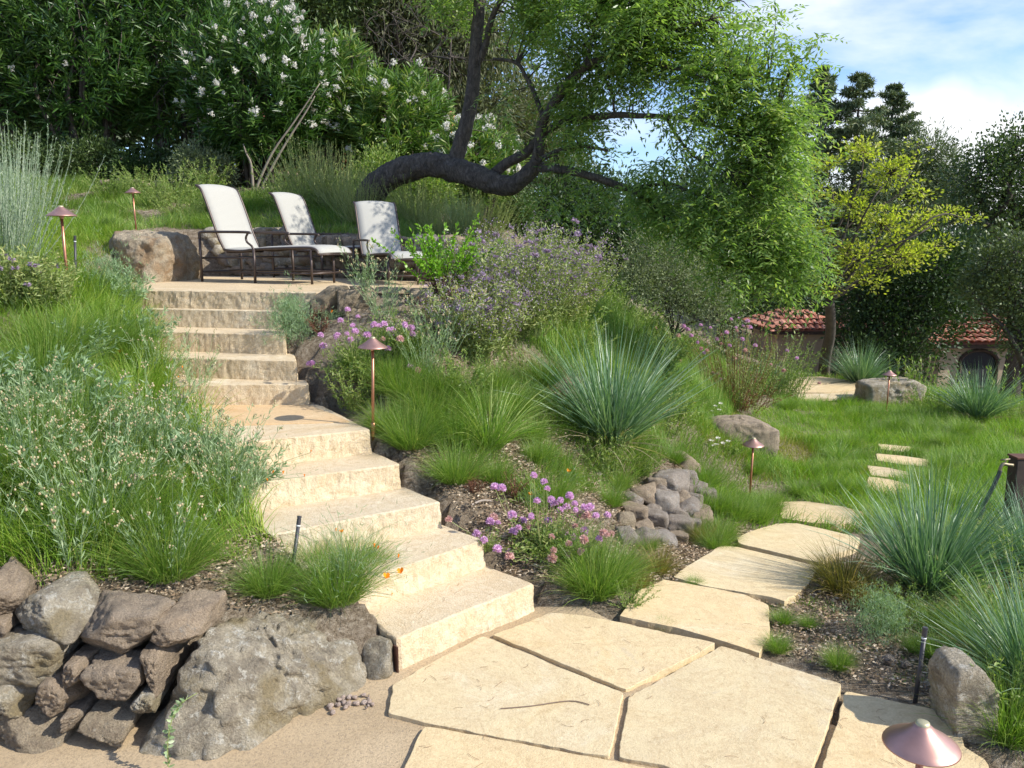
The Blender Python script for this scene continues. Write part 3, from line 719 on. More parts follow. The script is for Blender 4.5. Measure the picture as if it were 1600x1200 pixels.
boulder_px([(1360, 630), (1445, 632), (1400, 635)], [(1357, 602), (1400, 597), (1435, 596), (1450, 604), (1448, 620)], g0[1], .7, M['rock_grey'], 'grey boulder at the far edge of the lawn beside the distant paved landing', 14)
boulder_px([(1500, 1160), (1560, 1172), (1530, 1185)], [(1490, 1070), (1500, 1050), (1540, 1048), (1562, 1075), (1567, 1140), (1492, 1120)], G(1530, 1180)[1] + .05, .22, M['rock_grey'], 'lichened grey boulder at the right corner of the patio', 15, 5, .012)
boulder_px([(1495, 1055), (1530, 1055)], [(1500, 1015), (1525, 1012), (1538, 1030)], 3.4, .15, M['rock_brown'], 'small dark rock behind the boulder at the right corner of the patio', 16)
for k, (px, py, w, lab) in enumerate([(1425, 985, 20, 'small pale stone on the soil behind the right black pipe'), (1388, 1038, 24, 'grey white stone on the soil left of the right black pipe'), (1458, 1080, 26, 'curved pale stone at the foot of the right black pipe'), (398, 942, 14, 'small pink stone on top of the big boulder edge'),
                          (1415, 1042, 14, 'tiny stone beside the grey white stone on the soil'), (935, 745, 12, 'small stone on the bare bank above the pink flowers')]):
    p = G(px, py); d = np.linalg.norm(p - [0, 0, HC]); s = w * d / 1300
    mb = MB(); rock(mb, (0, 0, 0), (s, s * .8, s * .6), 3, 200 + k); tag(mb.build('stone', M['rock_pale'], smooth=True, loc=p + [0, 0, s * .18]), lab, 'stone')

# low stone pile wall on the right
PW = [(1068, 722, 40), (1048, 755, 48), (1086, 758, 34), (1008, 770, 40), (1036, 784, 46), (1078, 792, 36), (990, 800, 40), (1020, 812, 44), (1062, 818, 36), (1094, 806, 30), (1006, 838, 42), (1042, 842, 34), (974, 806, 32), (982, 836, 30), (1072, 742, 28), (1024, 752, 26), (1102, 770, 26), (1030, 765, 28), (1062, 772, 28), (1018, 796, 28), (1054, 800, 28), (1004, 822, 28), (1032, 828, 28), (1084, 776, 26), (1094, 790, 24), (1046, 772, 24), (990, 776, 26), (1060, 838, 26), (1080, 818, 26)]
items = []
for k, (px, py, w) in enumerate(PW):
    c = G(px, py + 6); s = w * np.linalg.norm(c) / 1300 * 1.12; c = c - unit(c - [0, 0, HC]) * .04
    items.append((c, (s * 1.1, s * 1.05, s * .92), M['rock_pale' if k % 3 else 'rock_brown'], 300 + k, 4))
items[12] = (items[12][0], items[12][1], M['rock_tan'], 312, 3)
rocks('stone_wall', 'low wall of rounded fieldstones right of the pink flowers', 'stone wall', items, G(1030, 835))
# stones under the terrace edge
items = []
for k, (px, py, w, h) in enumerate([(516, 468, 40, 34), (548, 470, 30, 30), (578, 466, 36, 32), (612, 470, 44, 34), (650, 472, 40, 34), (560, 488, 40, 20), (600, 492, 40, 24)]):
    p = at(px, py, 6.1 + .0 * k); s = 6.1 / 1300
    items.append((p, (w * s * 1.35, .26, h * s * 1.3), M['rock_tan'], 340 + k, 4))
rocks('terrace_edge_wall', 'row of low stones holding the terrace edge right of the top step', 'stone wall', items, at(560, 490, 6.1))
# the wall behind the loungers
WL = np.array(WALL_LINE); seg = np.linalg.norm(np.diff(WL, axis=0), axis=1); cum = np.concatenate([[0], np.cumsum(seg)])
items = []; k = 0
for row in range(5):
    s_ = .45 - .05 * row
    while s_ < cum[-1]:
        w = R.uniform(.11, .21); sm = min(max(s_ + w / 2, 0), cum[-1]); q = np.searchsorted(cum, sm) - 1; q = max(0, min(q, len(seg) - 1)); f = (sm - cum[q]) / seg[q]
        b = WL[q] * (1 - f) + WL[q + 1] * f; d = unit(WL[q + 1] - WL[q]); n = np.array([-d[1], d[0]]);
        hgt = .105 * R.uniform(.85, 1.25)
        b = b - n * (.07 - .025 * row) * (1 if n[1] > 0 else -1)
        items.append(((b[0], b[1], ZT + .05 + row * .10 + R.uniform(-.01, .02)), (w * 1.3, .26, hgt * 1.4), M[['rock_brown', 'rock_grey', 'rock_pale'][R.integers(0, 3)]], 400 + k, 3)); k += 1; s_ += w * .93
items = items[:98]
root = empty('retaining_wall', (-2.45, 9.2, ZT), 0, 1, 'dry stone retaining wall behind the three loungers', 'stone wall')
for (c, s, mat, sd, kk_) in items:
    mb = MB(); rock(mb, (0, 0, 0), s, 3, sd, np_=7, amp=.06, sharp=30, rz=math.atan2(-.25, 1) if c[0] > -2.3 else 0)
    part('stone', mb.mesh('stone', mat, True), root, np.array(c) - np.array([-2.45, 9.2, ZT]))
# boulders lying under the oleanders
for k, (px, Y, w) in enumerate([(235, 11.6, .32), (262, 11.7, .26), (205, 11.8, .2), (180, 11.7, .18)]):
    x = (px - 800) / 1300 * Y; p = onG(x, Y); mb = MB(); rock(mb, (0, 0, 0), (w, w * .8, w * .5), 3, 500 + k)
    tag(mb.build('stone', M['rock_tan'], smooth=True, loc=p + [0, 0, .05]), ['largest of the tan stones in the shade under the oleanders', 'rounded tan stone at the right end of those under the oleanders', 'small tan stone under the oleanders between two others', 'small tan stone at the left end of those under the oleanders'][k], 'stone', 'stones under the oleanders')

# ---------------------------------------------------------------- copper path lamps
def make_lamp():
    root = empty('path_lamp', (0, 0, 0))
    hh = 0.52
    mb = MB(); lathe(mb, [(0.0, hh - .003), (.016, hh - .004), (.022, hh - .010), (.034, hh - .021), (.052, hh - .034), (.070, hh - .045), (.083, hh - .055), (.0845, hh - .058), (.083, hh - .059), (.068, hh - .049), (.045, hh - .036), (.012, hh - .022)], 40)
    mb.build('lamp_shade', M['copper'], root, True)
    mb = MB(); lathe(mb, [(0.0, hh + .0035), (.010, hh + .003), (.0155, hh), (.0165, hh - .005)], 24); mb.build('finial', M['verdigris'], root, True)
    mb = MB(); tube(mb, [(0, 0, -.12), (0, 0, .2), (0, 0, hh - .05)], .0085, 14); mb.build('stem', M['copper_stem'], root, True)
    mb = MB(); lathe(mb, [(.0085, hh - .075), (.0125, hh - .07), (.0135, hh - .03), (.009, hh - .018)], 16); mb.build('socket', M['copper'], root, True)
    mb = MB(); lathe(mb, [(.009, .03), (.013, .028), (.014, .0), (.012, -.05)], 14); mb.build('stake_collar', M['copper_stem'], root, True)
    return root
lamp = make_lamp()
lamps = [(onz(583, 668, .69), 1.0, 'copper path lamp beside the stone landing'), (G(1171, 783), 1.12, 'copper path lamp on the lawn in front of the flat topped boulder'),
         (None, 0, 'nearest copper path lamp, cut by the lower edge of the photo'), (None, 0, 'copper path lamp in tall green grass at the left edge of the photo'),
         (None, 0, 'copper path lamp standing behind the ochre boulder'), (None, 0, 'distant copper path lamp beside the boulder at the far end of the lawn'), (None, 0, 'copper path lamp whose top peeks over the middle lounger')]
t_ = at(585, 527, lamps[0][0][1]); lamps[0] = (lamps[0][0], (t_[2] - lamps[0][0][2]) / .52, lamps[0][2])
t_ = at(1173, 684, lamps[1][0][1]); lamps[1] = (lamps[1][0], (t_[2] - lamps[1][0][2]) / .52, lamps[1][2])
p = at(1446, 1127, 1.92); lamps[2] = ((p[0], p[1], 0.0), p[2] / .52, lamps[2][2])
for k, (px, py, Y) in {3: (95, 322, 5.4), 4: (208, 293, 8.62), 5: (1390, 579, 12.3), 6: (444, 306, 10.4)}.items():
    p = at(px, py, Y); z = float(H(p[0], p[1])[0]); s = max(.75, min(1.3, (p[2] - z) / .52)); lamps[k] = ((p[0], p[1], p[2] - .52 * s), s, lamps[k][2])
for k, (p, s, lab) in enumerate(lamps):
    o = lamp if k == 0 else copy_tree(lamp)
    place(o, p, k * 1.3, s, lab, (0.018 * math.sin(k * 2.1), 0.022 * math.cos(k * 3.7))); tag(o, cat='garden lamp', group='copper path lamps')
lamps[1]
# black irrigation pipes
def pipe(b, tp, lab):
    b = np.array(b); tp = np.array(tp); d = unit(tp - b); Ln = np.linalg.norm(tp - b)
    root = empty('sprinkler_riser', b, 0, 1, lab, 'sprinkler', 'black sprinkler risers')
    mb = MB(); tube(mb, [-d * .05, d * (Ln - .035)], .0085, 16); mb.build('pipe', M['black_pipe'], root, True)
    mb = MB(); tube(mb, [d * (Ln - .047), d * (Ln - .040)], .0093, 16); mb.build('ring', M['white_band'], root, True)
    mb = MB(); tube(mb, [d * (Ln - .038), d * (Ln - .012), d * (Ln - .0115), d * (Ln - .009), d * (Ln - .0085), d * Ln], [.0098, .0098, .0078, .0078, .0105, .010], 16); mb.build('nozzle_head', M['black_pipe'], root, False)
b = G(1430, 1097); pipe(b, at(1446, 980, b[1] + .02), 'black sprinkler riser leaning over the patio edge on the right')
b = at(455, 905, 3.45); b[2] = max(b[2], .25); pipe(b, at(468, 806, 3.52), 'black sprinkler riser rising from the grass tuft above the big boulder')
b = at(113, 385, 6.2); b = onG(b[0], b[1]); pipe(b, at(117, 368, 6.2), 'black sprinkler riser in the tall grass between the left lamp and the ochre boulder')

# ---------------------------------------------------------------- post with a tap and a hose
b = G(1592, 842); Yp = b[1]
post = empty('tap_post', b, 0, 1, 'dark square wooden post with a garden tap at the right edge', 'post')
tp = at(1592, 716, Yp); hh = tp[2] - b[2]
x0 = at(1581, 760, Yp)[0]; x1 = x0 + .10
mb = MB(); box(mb, (x0 + .05 - b[0], 0.02, hh / 2 - .1), (.10, .10, hh + .2), bev=.006); mb.build('post_body', M['old_wood'], post)
mb = MB(); box(mb, (x0 + .05 - b[0], 0.02, hh + .006), (.112, .112, .014), bev=.003); mb.build('cap', M['rust_steel'], post)
T = lambda px, py: at(px, py, Yp - .03) - b
tap = MB(); tube(tap, smooth_path([T(1583, 727), T(1574, 726), T(1568, 725), T(1564, 729), T(1562, 736)], 3), .011, 10); tapo = tap.build('tap', M['brass'], post, True)
mb = MB(); tube(mb, [T(1571, 725), T(1571, 718)], .004, 8); tube(mb, [T(1564, 718.5), T(1578, 717.5)], .0055, 8); mb.build('handle', M['brass'], tapo, True)
mb = MB(); hp = smooth_path([T(1563, 735), T(1558, 747), T(1548, 768), T(1537, 790), T(1530, 812)], 10)
rr = np.array([.0145 if k % 2 else .012 for k in range(len(hp))]); tube(mb, hp, rr, 10); tag(mb.build('hose', M['black_pipe'], None, True, loc=b), 'black ribbed hose hanging from the garden tap', 'hose')

# ---------------------------------------------------------------- loungers
def strip(mb, prof, y0, y1, th=.006, sag=.0):
    P = smooth_path(np.array(prof), 5); n = len(P); T_ = unit(np.gradient(P, axis=0)); Nn = np.column_stack([-T_[:, 1], T_[:, 0]])
    ys = np.linspace(y0, y1, 7); rows = []
    for sg in (0, 1):
        for k, y in enumerate(ys):
            w = sag * (1 - ((y - (y0 + y1) / 2) / ((y1 - y0) / 2)) ** 2); q = P + Nn * (sg * th) - Nn * w * -1
            rows.append(np.column_stack([q[:, 0], np.full(n, y), q[:, 1]]))
    V = np.concatenate(rows); m = 7; fs = []
    i = np.arange(n - 1)
    for sg in (0, 1):
        for k in range(m - 1):
            a = (sg * m + k) * n + i; b_ = a + n; f = np.stack([a, a + 1, b_ + 1, b_], -1); fs.append(f if sg else f[:, ::-1])
    for k in (0, m - 1):
        a = k * n + i; b_ = a + m * n; fs.append(np.stack([a, a + 1, b_ + 1, b_], -1))
    for e_ in (0, n - 1):
        kq = np.arange(m - 1) * n + e_; fs.append(np.stack([kq, kq + n, kq + n + m * n, kq + m * n], -1))
    mb.add(V, np.concatenate(fs))
def make_lounger(back, lab, loc, ang, s=1.0):
    Wd = .50; root = empty('lounger', loc, ang, s, lab, 'lounger', 'sling loungers on the terrace')
    seat = [(.27, .295), (.45, .285), (.62, .30), (.85, .31), (1.05, .315), (1.24, .315), (1.30, .295), (1.32, .262)]
    mb = MB(); strip(mb, back, .025, Wd - .025, .006, -.018); mb.build('backrest', M['sling'], root, True)
    mb = MB(); strip(mb, seat, .025, Wd - .025, .006, .015); mb.build('seat', M['sling'], root, True)
    mb = MB()
    for y in (.015, Wd - .015):
        tube(mb, [(a, y, z - .004) for a, z in smooth_path(np.array(back), 4)], .011, 8); tube(mb, [(a, y, z - .006) for a, z in smooth_path(np.array(seat), 4)], .012, 8)
        tube(mb, [(.0, y, .09), (1.25, y, .09)], .008, 8); tube(mb, [(0, y, .215), (.62, y, .225)], .009, 8)
    for x_, z in ((back[-1][0], back[-1][1] - .004), (1.32, .255), (.3, .27)): tube(mb, [(x_, .015, z), (x_, Wd - .015, z)], .010, 8)
    for x_ in (.02, 1.25): tube(mb, [(x_, 0, .09), (x_, Wd, .09)], .009, 8)
    mb.build('frame', M['frame'], root, True)
    for y in (-.008, Wd + .008):
        mb = MB(); tube(mb, [(0, y, -.0), (0, y, .2), (0, y, .40)], .012, 8); mb.build('leg', M['frame'], root, True)
        mb = MB(); tube(mb, smooth_path([(.0, y, .39), (.0, y, .43), (.035, y, .45), (.3, y, .45), (.57, y, .445), (.60, y, .43)], 4), .0125, 8); tube(mb, smooth_path([(.575, y, .438), (.55, y, .40), (.56, y, .36), (.61, y, .325), (.63, y, .29)], 4), .010, 8); mb.build('armrest', M['frame'], root, True)
        mb = MB(); tube(mb, [(.63, y, 0), (.635, y, .15), (.63, y, .30)], .012, 8); mb.build('leg', M['frame'], root, True)
        mb = MB(); tube(mb, [(1.25, y * .6 + .01, 0), (1.25, y * .6 + .01, .29)], .011, 8); mb.build('leg', M['frame'], root, True)
    return root
bk = [(.27, .29), (.20, .42), (.13, .60), (.065, .76), (.02, .845), (-.03, .875)]
bk3 = [(.27, .29), (.16, .39), (.05, .50), (-.06, .60), (-.14, .665), (-.19, .685)]
make_lounger(bk, 'white sling lounger nearest the ochre boulder, in full sun', (-2.86, 7.75, ZT + .004), math.atan2(-.42, .90))
make_lounger(bk, 'white sling lounger in the middle, dappled by leaf shadows', (-2.46, 8.68, ZT + .004), math.atan2(-.42, .90), .98)
make_lounger(bk, 'white sling lounger standing in the shade of the leaning tree', (-1.50, 8.02, ZT + .004), math.atan2(-.87, .42), .84)

# ---------------------------------------------------------------- buildings
M['stucco'] = plain('ochre_stucco', (0.50, 0.27, 0.10), 0.9, 0, (0.44, 0.23, 0.085), 6, .1)
M['stucco2'] = plain('beige_stucco', (0.42, 0.33, 0.22), 0.9, 0, (0.36, 0.28, 0.19), 6, .1)
M['tile'] = plain('clay_roof_tile', (0.42, 0.17, 0.10), 0.8, 0, (0.26, 0.10, 0.065), 5, .2)
m, t, p, o = mat_new('clay_roof_tile'); g = t.nodes.new('ShaderNodeNewGeometry')
t.links.new(ramp(t, g.outputs['Random Per Island'], [(0, (.25, .09, .05)), (.5, (.45, .18, .11)), (1, (.55, .28, .19))]), p.inputs['Base Color']); p.inputs['Roughness'].default_value = .85; M['tile'] = m
M['dark_glass'] = plain('dark_window', (0.012, 0.013, 0.015), 0.7)
def tile_plane(mb, e0, e1, up, poly2, tw=.2, tl=.32):
    """barrel tiles over a roof slope: e0-e1 the eave, up the slope vector; poly2 in (u,v)"""
    e0 = np.array(e0, float); e1 = np.array(e1, float); up = np.array(up, float); Lu = np.linalg.norm(e1 - e0); Lv = np.linalg.norm(up); u = (e1 - e0) / Lu; v = up / Lv; n = np.cross(u, v); n = n if n[2] > 0 else -n
    for a in np.arange(tw / 2, Lu, tw):
        for b in np.arange(0, Lv, tl):
            if not inpoly(a, b + tl / 2, poly2): continue
            ang = np.linspace(0, PI, 6); rows = []
            for vv, rr in ((b - .02, tw * .52), (b + tl, tw * .42)):
                lift = .05 if vv < b else .01
                rows.append(e0 + u * (a + np.cos(ang) * rr)[:, None] + v * vv + n * (np.sin(ang) * rr * .8 + lift)[:, None])
            k = np.arange(5); mb.add(np.concatenate(rows), np.stack([k, k + 1, k + 7, k + 6], -1))
    c = [e0 + u * a + v * b for a, b in poly2]; mb.add(c, [list(range(len(c)))])
def house(x0, x1, y0, y1, zb, ze, zp, mat, label, win=None, ridge=0.0):
    cx, cy = (x0 + x1) / 2, (y0 + y1) / 2
    root = empty('tile_roofed_building', (cx, cy, zb), 0, 1, label, 'building'); off = np.array([cx, cy, zb])
    mb = MB(); box(mb, np.array([cx, cy, (zb + ze) / 2]) - off, (x1 - x0, y1 - y0, ze - zb)); mb.build('wall', mat, root)
    o_ = .3; E = [np.array(q) - off for q in ((x0 - o_, y0 - o_, ze), (x1 + o_, y0 - o_, ze), (x1 + o_, y1 + o_, ze), (x0 - o_, y1 + o_, ze))]
    hw = min(x1 - x0, y1 - y0) / 2 + o_; mb = MB()
    for k in range(4):
        a, b = E[k], E[(k + 1) % 4]; Lu = np.linalg.norm(b - a); m_ = (a + b) / 2; inn = unit(np.array([-(b - a)[1], (b - a)[0], 0]))
        run = hw; up = inn * run + np.array([0, 0, zp - ze]); Lv = np.linalg.norm(up)
        pl = [(0, 0), (Lu, 0), (Lu - hw, Lv), (hw, Lv)] if Lu > 2 * hw + .01 else [(0, 0), (Lu, 0), (Lu / 2, Lv)]
        tile_plane(mb, a, b, up, pl)
    rf = mb.build('roof', M['tile'], root)
    mb = MB(); box(mb, np.array([cx, cy, ze - .06]) - off, (x1 - x0 + .5, y1 - y0 + .5, .1)); mb.build('eave', M['old_wood'], root)
    if win:
        wx, wz, ww, wh = win; mb = MB(); a = np.linspace(0, PI, 12); pr = [(wx - ww / 2, wz - wh / 2), (wx + ww / 2, wz - wh / 2)] + [(wx + ww / 2 * math.cos(q), wz + wh / 6 + wh / 3 * math.sin(q)) for q in a]
        n = len(pr); V = [(x - cx, y0 - .015 - cy, z - zb) for x, z in pr] + [(x - cx, y0 + .01 - cy, z - zb) for x, z in pr]
        mb.add(V, [list(range(n))] + [[k, (k + 1) % n, n + (k + 1) % n, n + k] for k in range(n)])
        w_ = mb.build('window', M['dark_glass'], root)
        mb = MB(); tube(mb, [(x - cx, y0 - .03 - cy, z - zb) for x, z in pr + pr[:1]], .05, 6); mb.build('frame', M['old_wood'], w_)
    return root
Yh = 26
a = at(1200, 516, Yh); b = at(1322, 520, Yh); pk = at(1288, 481, Yh + 1.8)
house(a[0] + .3, b[0] - .2, Yh, Yh + 2.8, -4.6, a[2], pk[2], M['stucco2'], 'small outbuilding with a sunlit clay tile roof behind the dark trunk')
Yh = 22; a = at(1470, 536, Yh); b = at(1640, 536, Yh); pk = at(1530, 498, Yh + 2)
wc = at(1528, 570, Yh); house(a[0], b[0] + 1, Yh, Yh + 4, -4.2, a[2], pk[2] + .15, M['stucco2'], 'beige outbuilding with an arched window and tile roof at the right edge', (wc[0], wc[2] - .1, 1.0, 1.0))
# ochre house wall behind the oleanders
a = at(400, 300, 15.2); b = at(705, 300, 15.2); root = empty('ochre_building', ((a[0] + b[0]) / 2, 15.6, 2.2), 0, 1, 'ochre stucco building glimpsed between the oleanders behind the terrace', 'building')
w_ = b[0] - a[0]; mb = MB(); box(mb, (0, 0, .4), (w_, .6, 2.6)); mb.build('wall', M['stucco'], root); mb = MB(); box(mb, (0, 0, 1.76), (w_ + .1, .7, .12), bev=.02); mb.build('coping', M['tile'], root)
# ================================================================ vegetation materials
G_ = {}
G_['olean'] = leaf_mat('oleander_leaf', (0.022, 0.062, 0.016), (0.055, 0.14, 0.032), (0.12, 0.20, 0.06), .28, .38, .5)  # shade over the left oleanders is put into this darkened leaf colour
G_['olean2'] = leaf_mat('bright_oleander_leaf', (0.05, 0.12, 0.028), (0.12, 0.23, 0.055), (0.28, 0.33, 0.12), .32, .4, .5)
G_['main'] = leaf_mat('pinnate_leaf', (0.115, 0.190, 0.055), (0.25, 0.365, 0.110), (0.46, 0.50, 0.18), .50, .30, .7)
G_['yellow'] = leaf_mat('yellow_green_leaf', (0.22, 0.31, 0.04), (0.40, 0.47, 0.085), (0.52, 0.46, 0.14), .45, .45, .35)
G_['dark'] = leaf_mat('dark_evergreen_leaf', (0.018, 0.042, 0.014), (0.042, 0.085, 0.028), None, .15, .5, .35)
G_['oak'] = leaf_mat('oak_leaf', (0.035, 0.070, 0.025), (0.085, 0.14, 0.055), None, .2, .45, .4)
G_['oakl'] = leaf_mat('grey_oak_leaf', (0.05, 0.085, 0.035), (0.115, 0.165, 0.08), None, .2, .45, .4)
G_['conifer'] = leaf_mat('conifer_needle', (0.060, 0.100, 0.060), (0.125, 0.185, 0.105), (0.20, 0.23, 0.13), .12, .55, .3)
G_['cypress'] = leaf_mat('drooping_grey_leaf', (0.065, 0.085, 0.045), (0.12, 0.15, 0.08), (0.16, 0.15, 0.09), .2, .55, .25)
G_['olive'] = leaf_mat('grey_olive_leaf', (0.10, 0.14, 0.085), (0.22, 0.28, 0.19), None, .2, .5, .35)
G_['blue'] = leaf_mat('blue_green_blade', (0.060, 0.130, 0.060), (0.18, 0.30, 0.155), (0.38, 0.47, 0.32), .25, .36, .5)
G_['grass'] = leaf_mat('lush_grass_blade', (0.085, 0.18, 0.022), (0.20, 0.35, 0.050), (0.40, 0.44, 0.13), .42, .42, .35)
G_['lawn'] = leaf_mat('lawn_blade', (0.080, 0.18, 0.025), (0.18, 0.33, 0.055), (0.36, 0.43, 0.14), .42, .45, .35)
G_['fescue'] = leaf_mat('fine_fescue_blade', (0.075, 0.16, 0.030), (0.17, 0.30, 0.065), (0.36, 0.42, 0.17), .40, .42, .4)
G_['brown'] = leaf_mat('russet_sedge_blade', (0.12, 0.13, 0.03), (0.26, 0.22, 0.06), (0.40, 0.27, 0.10), .35, .45, .35)
G_['sedge'] = leaf_mat('light_green_blade', (0.085, 0.19, 0.035), (0.20, 0.35, 0.08), (0.48, 0.54, 0.28), .36, .38, .45)
G_['grey'] = leaf_mat('grey_green_leaf', (0.16, 0.24, 0.10), (0.31, 0.41, 0.21), (0.48, 0.54, 0.36), .28, .55, .3)
G_['feather'] = leaf_mat('feathery_grey_leaf', (0.13, 0.22, 0.10), (0.28, 0.38, 0.21), None, .3, .55, .3)
G_['herb'] = leaf_mat('herb_leaf', (0.09, 0.17, 0.045), (0.20, 0.31, 0.09), (0.33, 0.38, 0.16), .34, .5, .35)
G_['bright'] = leaf_mat('bright_shrub_leaf', (0.10, 0.25, 0.025), (0.22, 0.44, 0.05), None, .4, .38, .5)
G_['salvia'] = leaf_mat('sage_leaf', (0.13, 0.20, 0.075), (0.25, 0.33, 0.14), (0.36, 0.38, 0.20), .3, .5, .35)
G_['rosemary'] = leaf_mat('rosemary_needle', (0.14, 0.21, 0.12), (0.29, 0.37, 0.24), (0.42, 0.46, 0.36), .25, .5, .35)
fl = lambda n, a, b, t=.3: leaf_mat(n, a, b, None, t, .6, .25, (1.1, 1.0, 1.0))
G_['white'] = fl('white_petal', (0.62, 0.60, 0.50), (0.85, 0.84, 0.76))
G_['pink'] = fl('pink_purple_petal', (0.60, 0.30, 0.54), (0.82, 0.56, 0.76))
G_['dusty'] = fl('faded_dusty_pink_petal', (0.56, 0.33, 0.29), (0.74, 0.50, 0.44))
G_['mauve'] = fl('mauve_petal', (0.26, 0.18, 0.25), (0.46, 0.36, 0.47))
G_['orange'] = fl('orange_petal', (0.85, 0.22, 0.01), (0.95, 0.36, 0.02))
G_['tan'] = fl('papery_tan_flower', (0.42, 0.33, 0.16), (0.66, 0.56, 0.34))
G_['blueflower'] = fl('violet_petal', (0.16, 0.14, 0.50), (0.30, 0.26, 0.70))
G_['redstem'] = leaf_mat('red_brown_leaf', (0.16, 0.06, 0.035), (0.28, 0.13, 0.07), None, .2, .5, .3)
m, t, p, o = mat_new('dark_furrowed_bark'); pos = coords(t, False)
mp = t.nodes.new('ShaderNodeMapping'); mp.inputs['Scale'].default_value = (1, 1, .45); t.links.new(pos, mp.inputs[0])
n1 = noise_n(t, 30, 8, .75, mp.outputs[0], .8); t.links.new(ramp(t, n1, [(0.35, (0.022, 0.018, 0.014)), (0.55, (0.10, 0.082, 0.064)), (.72, (.20, .17, .14))]), p.inputs['Base Color']); p.inputs['Roughness'].default_value = .9
bump(t, p, n1, 1.0, .03); G_['bark'] = m
G_['bark2'] = plain('grey_brown_bark', (0.10, 0.08, 0.06), .9, 0, (0.05, 0.04, 0.03), 12, .4)
G_['palebark'] = plain('pale_bark', (0.30, 0.25, 0.19), .85, 0, (0.20, 0.165, 0.125), 12, .3)
G_['stem'] = leaf_mat('green_stem', (0.14, 0.20, 0.08), (0.26, 0.32, 0.15), None, .1, .6, .3)
G_['darkstem'] = plain('dark_red_stem', (0.12, 0.055, 0.04), .7, 0, (0.07, 0.03, 0.025), 20)

# ================================================================ trees
def blob_clumps(blobs, n, shell=0.4, wt=None):
    c = np.array([b[0] for b in blobs], float); r = np.array([b[1] for b in blobs], float)
    w = (r.prod(1)) ** (2 / 3); w = w / w.sum(); k = R.choice(len(blobs), n, p=w)
    d = rdir(n); rad = R.uniform(0, 1, n) ** shell
    return c[k] + d * r[k] * rad[:, None], unit(d * r[k]), k
def leaf_cloud(mb, cen, outd, per, rc, Ln, Wd, fold=False, up=.25, outw=.6, droop=0., flat=1.0):
    n = len(cen) * per; C0 = np.repeat(cen, per, 0); O0 = np.repeat(outd, per, 0)
    g = R.normal(0, 1, (n, 3)) * np.array([1, 1, flat]); pos = C0 + g * np.reshape(rc, (-1, 1) if np.ndim(rc) else ()) * .55
    d = unit(g * .7 + O0 * outw + np.array([0, 0, up]) + R.normal(0, .35, (n, 3)))
    leaves(mb, pos, d, Ln * R.uniform(.6, 1.25, n), Wd * R.uniform(.7, 1.2, n), fold, droop)
def limb_path(a, b, sag=.15, jit=.06, k=4):
    a = np.array(a, float); b = np.array(b, float); L_ = np.linalg.norm(b - a)
    m1 = a * .67 + b * .33 + np.array([0, 0, sag * L_]) + R.normal(0, jit * L_, 3); m2 = a * .33 + b * .67 + np.array([0, 0, sag * L_ * .8]) + R.normal(0, jit * L_, 3)
    return smooth_path([a, m1, m2, b], k)
def tree(name, label, cat, base, blobs, leafm, bark, n_cl, per, rc, Ln, Wd, tr=.15, shell=.4, up=.25, droop=0., n_tw=40, flat=1.0, group=None, outw=.6, lean=None):
    base = np.array(base, float); root = empty(name, base, 0, 1, label, cat, group)
    bl = [(np.array(c) - base, np.array(r if np.ndim(r) else (r, r, r), float)) for c, r in blobs]
    cc = np.mean([b[0] for b in bl], 0)
    fork = np.array([cc[0] * .35, cc[1] * .35, max(.3, min(b[0][2] - b[1][2] for b in bl) * .9)]) if lean is None else np.array(lean) - base
    mb = MB(); tube(mb, limb_path((0, 0, -.2), fork, 0, .03), np.linspace(tr, tr * .7, 13), 9)
    cen, od, k = blob_clumps(bl, n_cl, shell)
    for c, r in bl:
        P = limb_path(fork, c, .08); tube(mb, P, np.linspace(tr * .5, tr * .1, len(P)) * (.55 if name == 'yellow_green_tree' else 1), 6)
    for q in R.choice(len(cen), min(n_tw, len(cen)), False):
        P = limb_path(bl[k[q]][0], cen[q], .05, .08, 3); tube(mb, P, np.linspace(tr * .12, tr * .02, len(P)), 4)
    mb.build('trunk', bark, root, True)
    mb = MB(); leaf_cloud(mb, cen, od, per, rc, Ln, Wd, up=up, droop=droop, flat=flat, outw=outw)
    mb.build('crown', leafm, root)
    return root
def bl(*a, sq=1.0):
    """(px, py, Y, radius in px, [depth radius]) -> blob"""
    o = []
    for q in a:
        px, py, Y, rp = q[:4]; r = rp / 1300 * Y * 1.02; o.append((at(px, py, Y), (r, q[4] if len(q) > 4 else r * 1.1, r * sq)))
    return o
def gbase(px, Y, dz=0):
    x = (px - 800) / 1300 * Y; return onG(x, Y, dz)

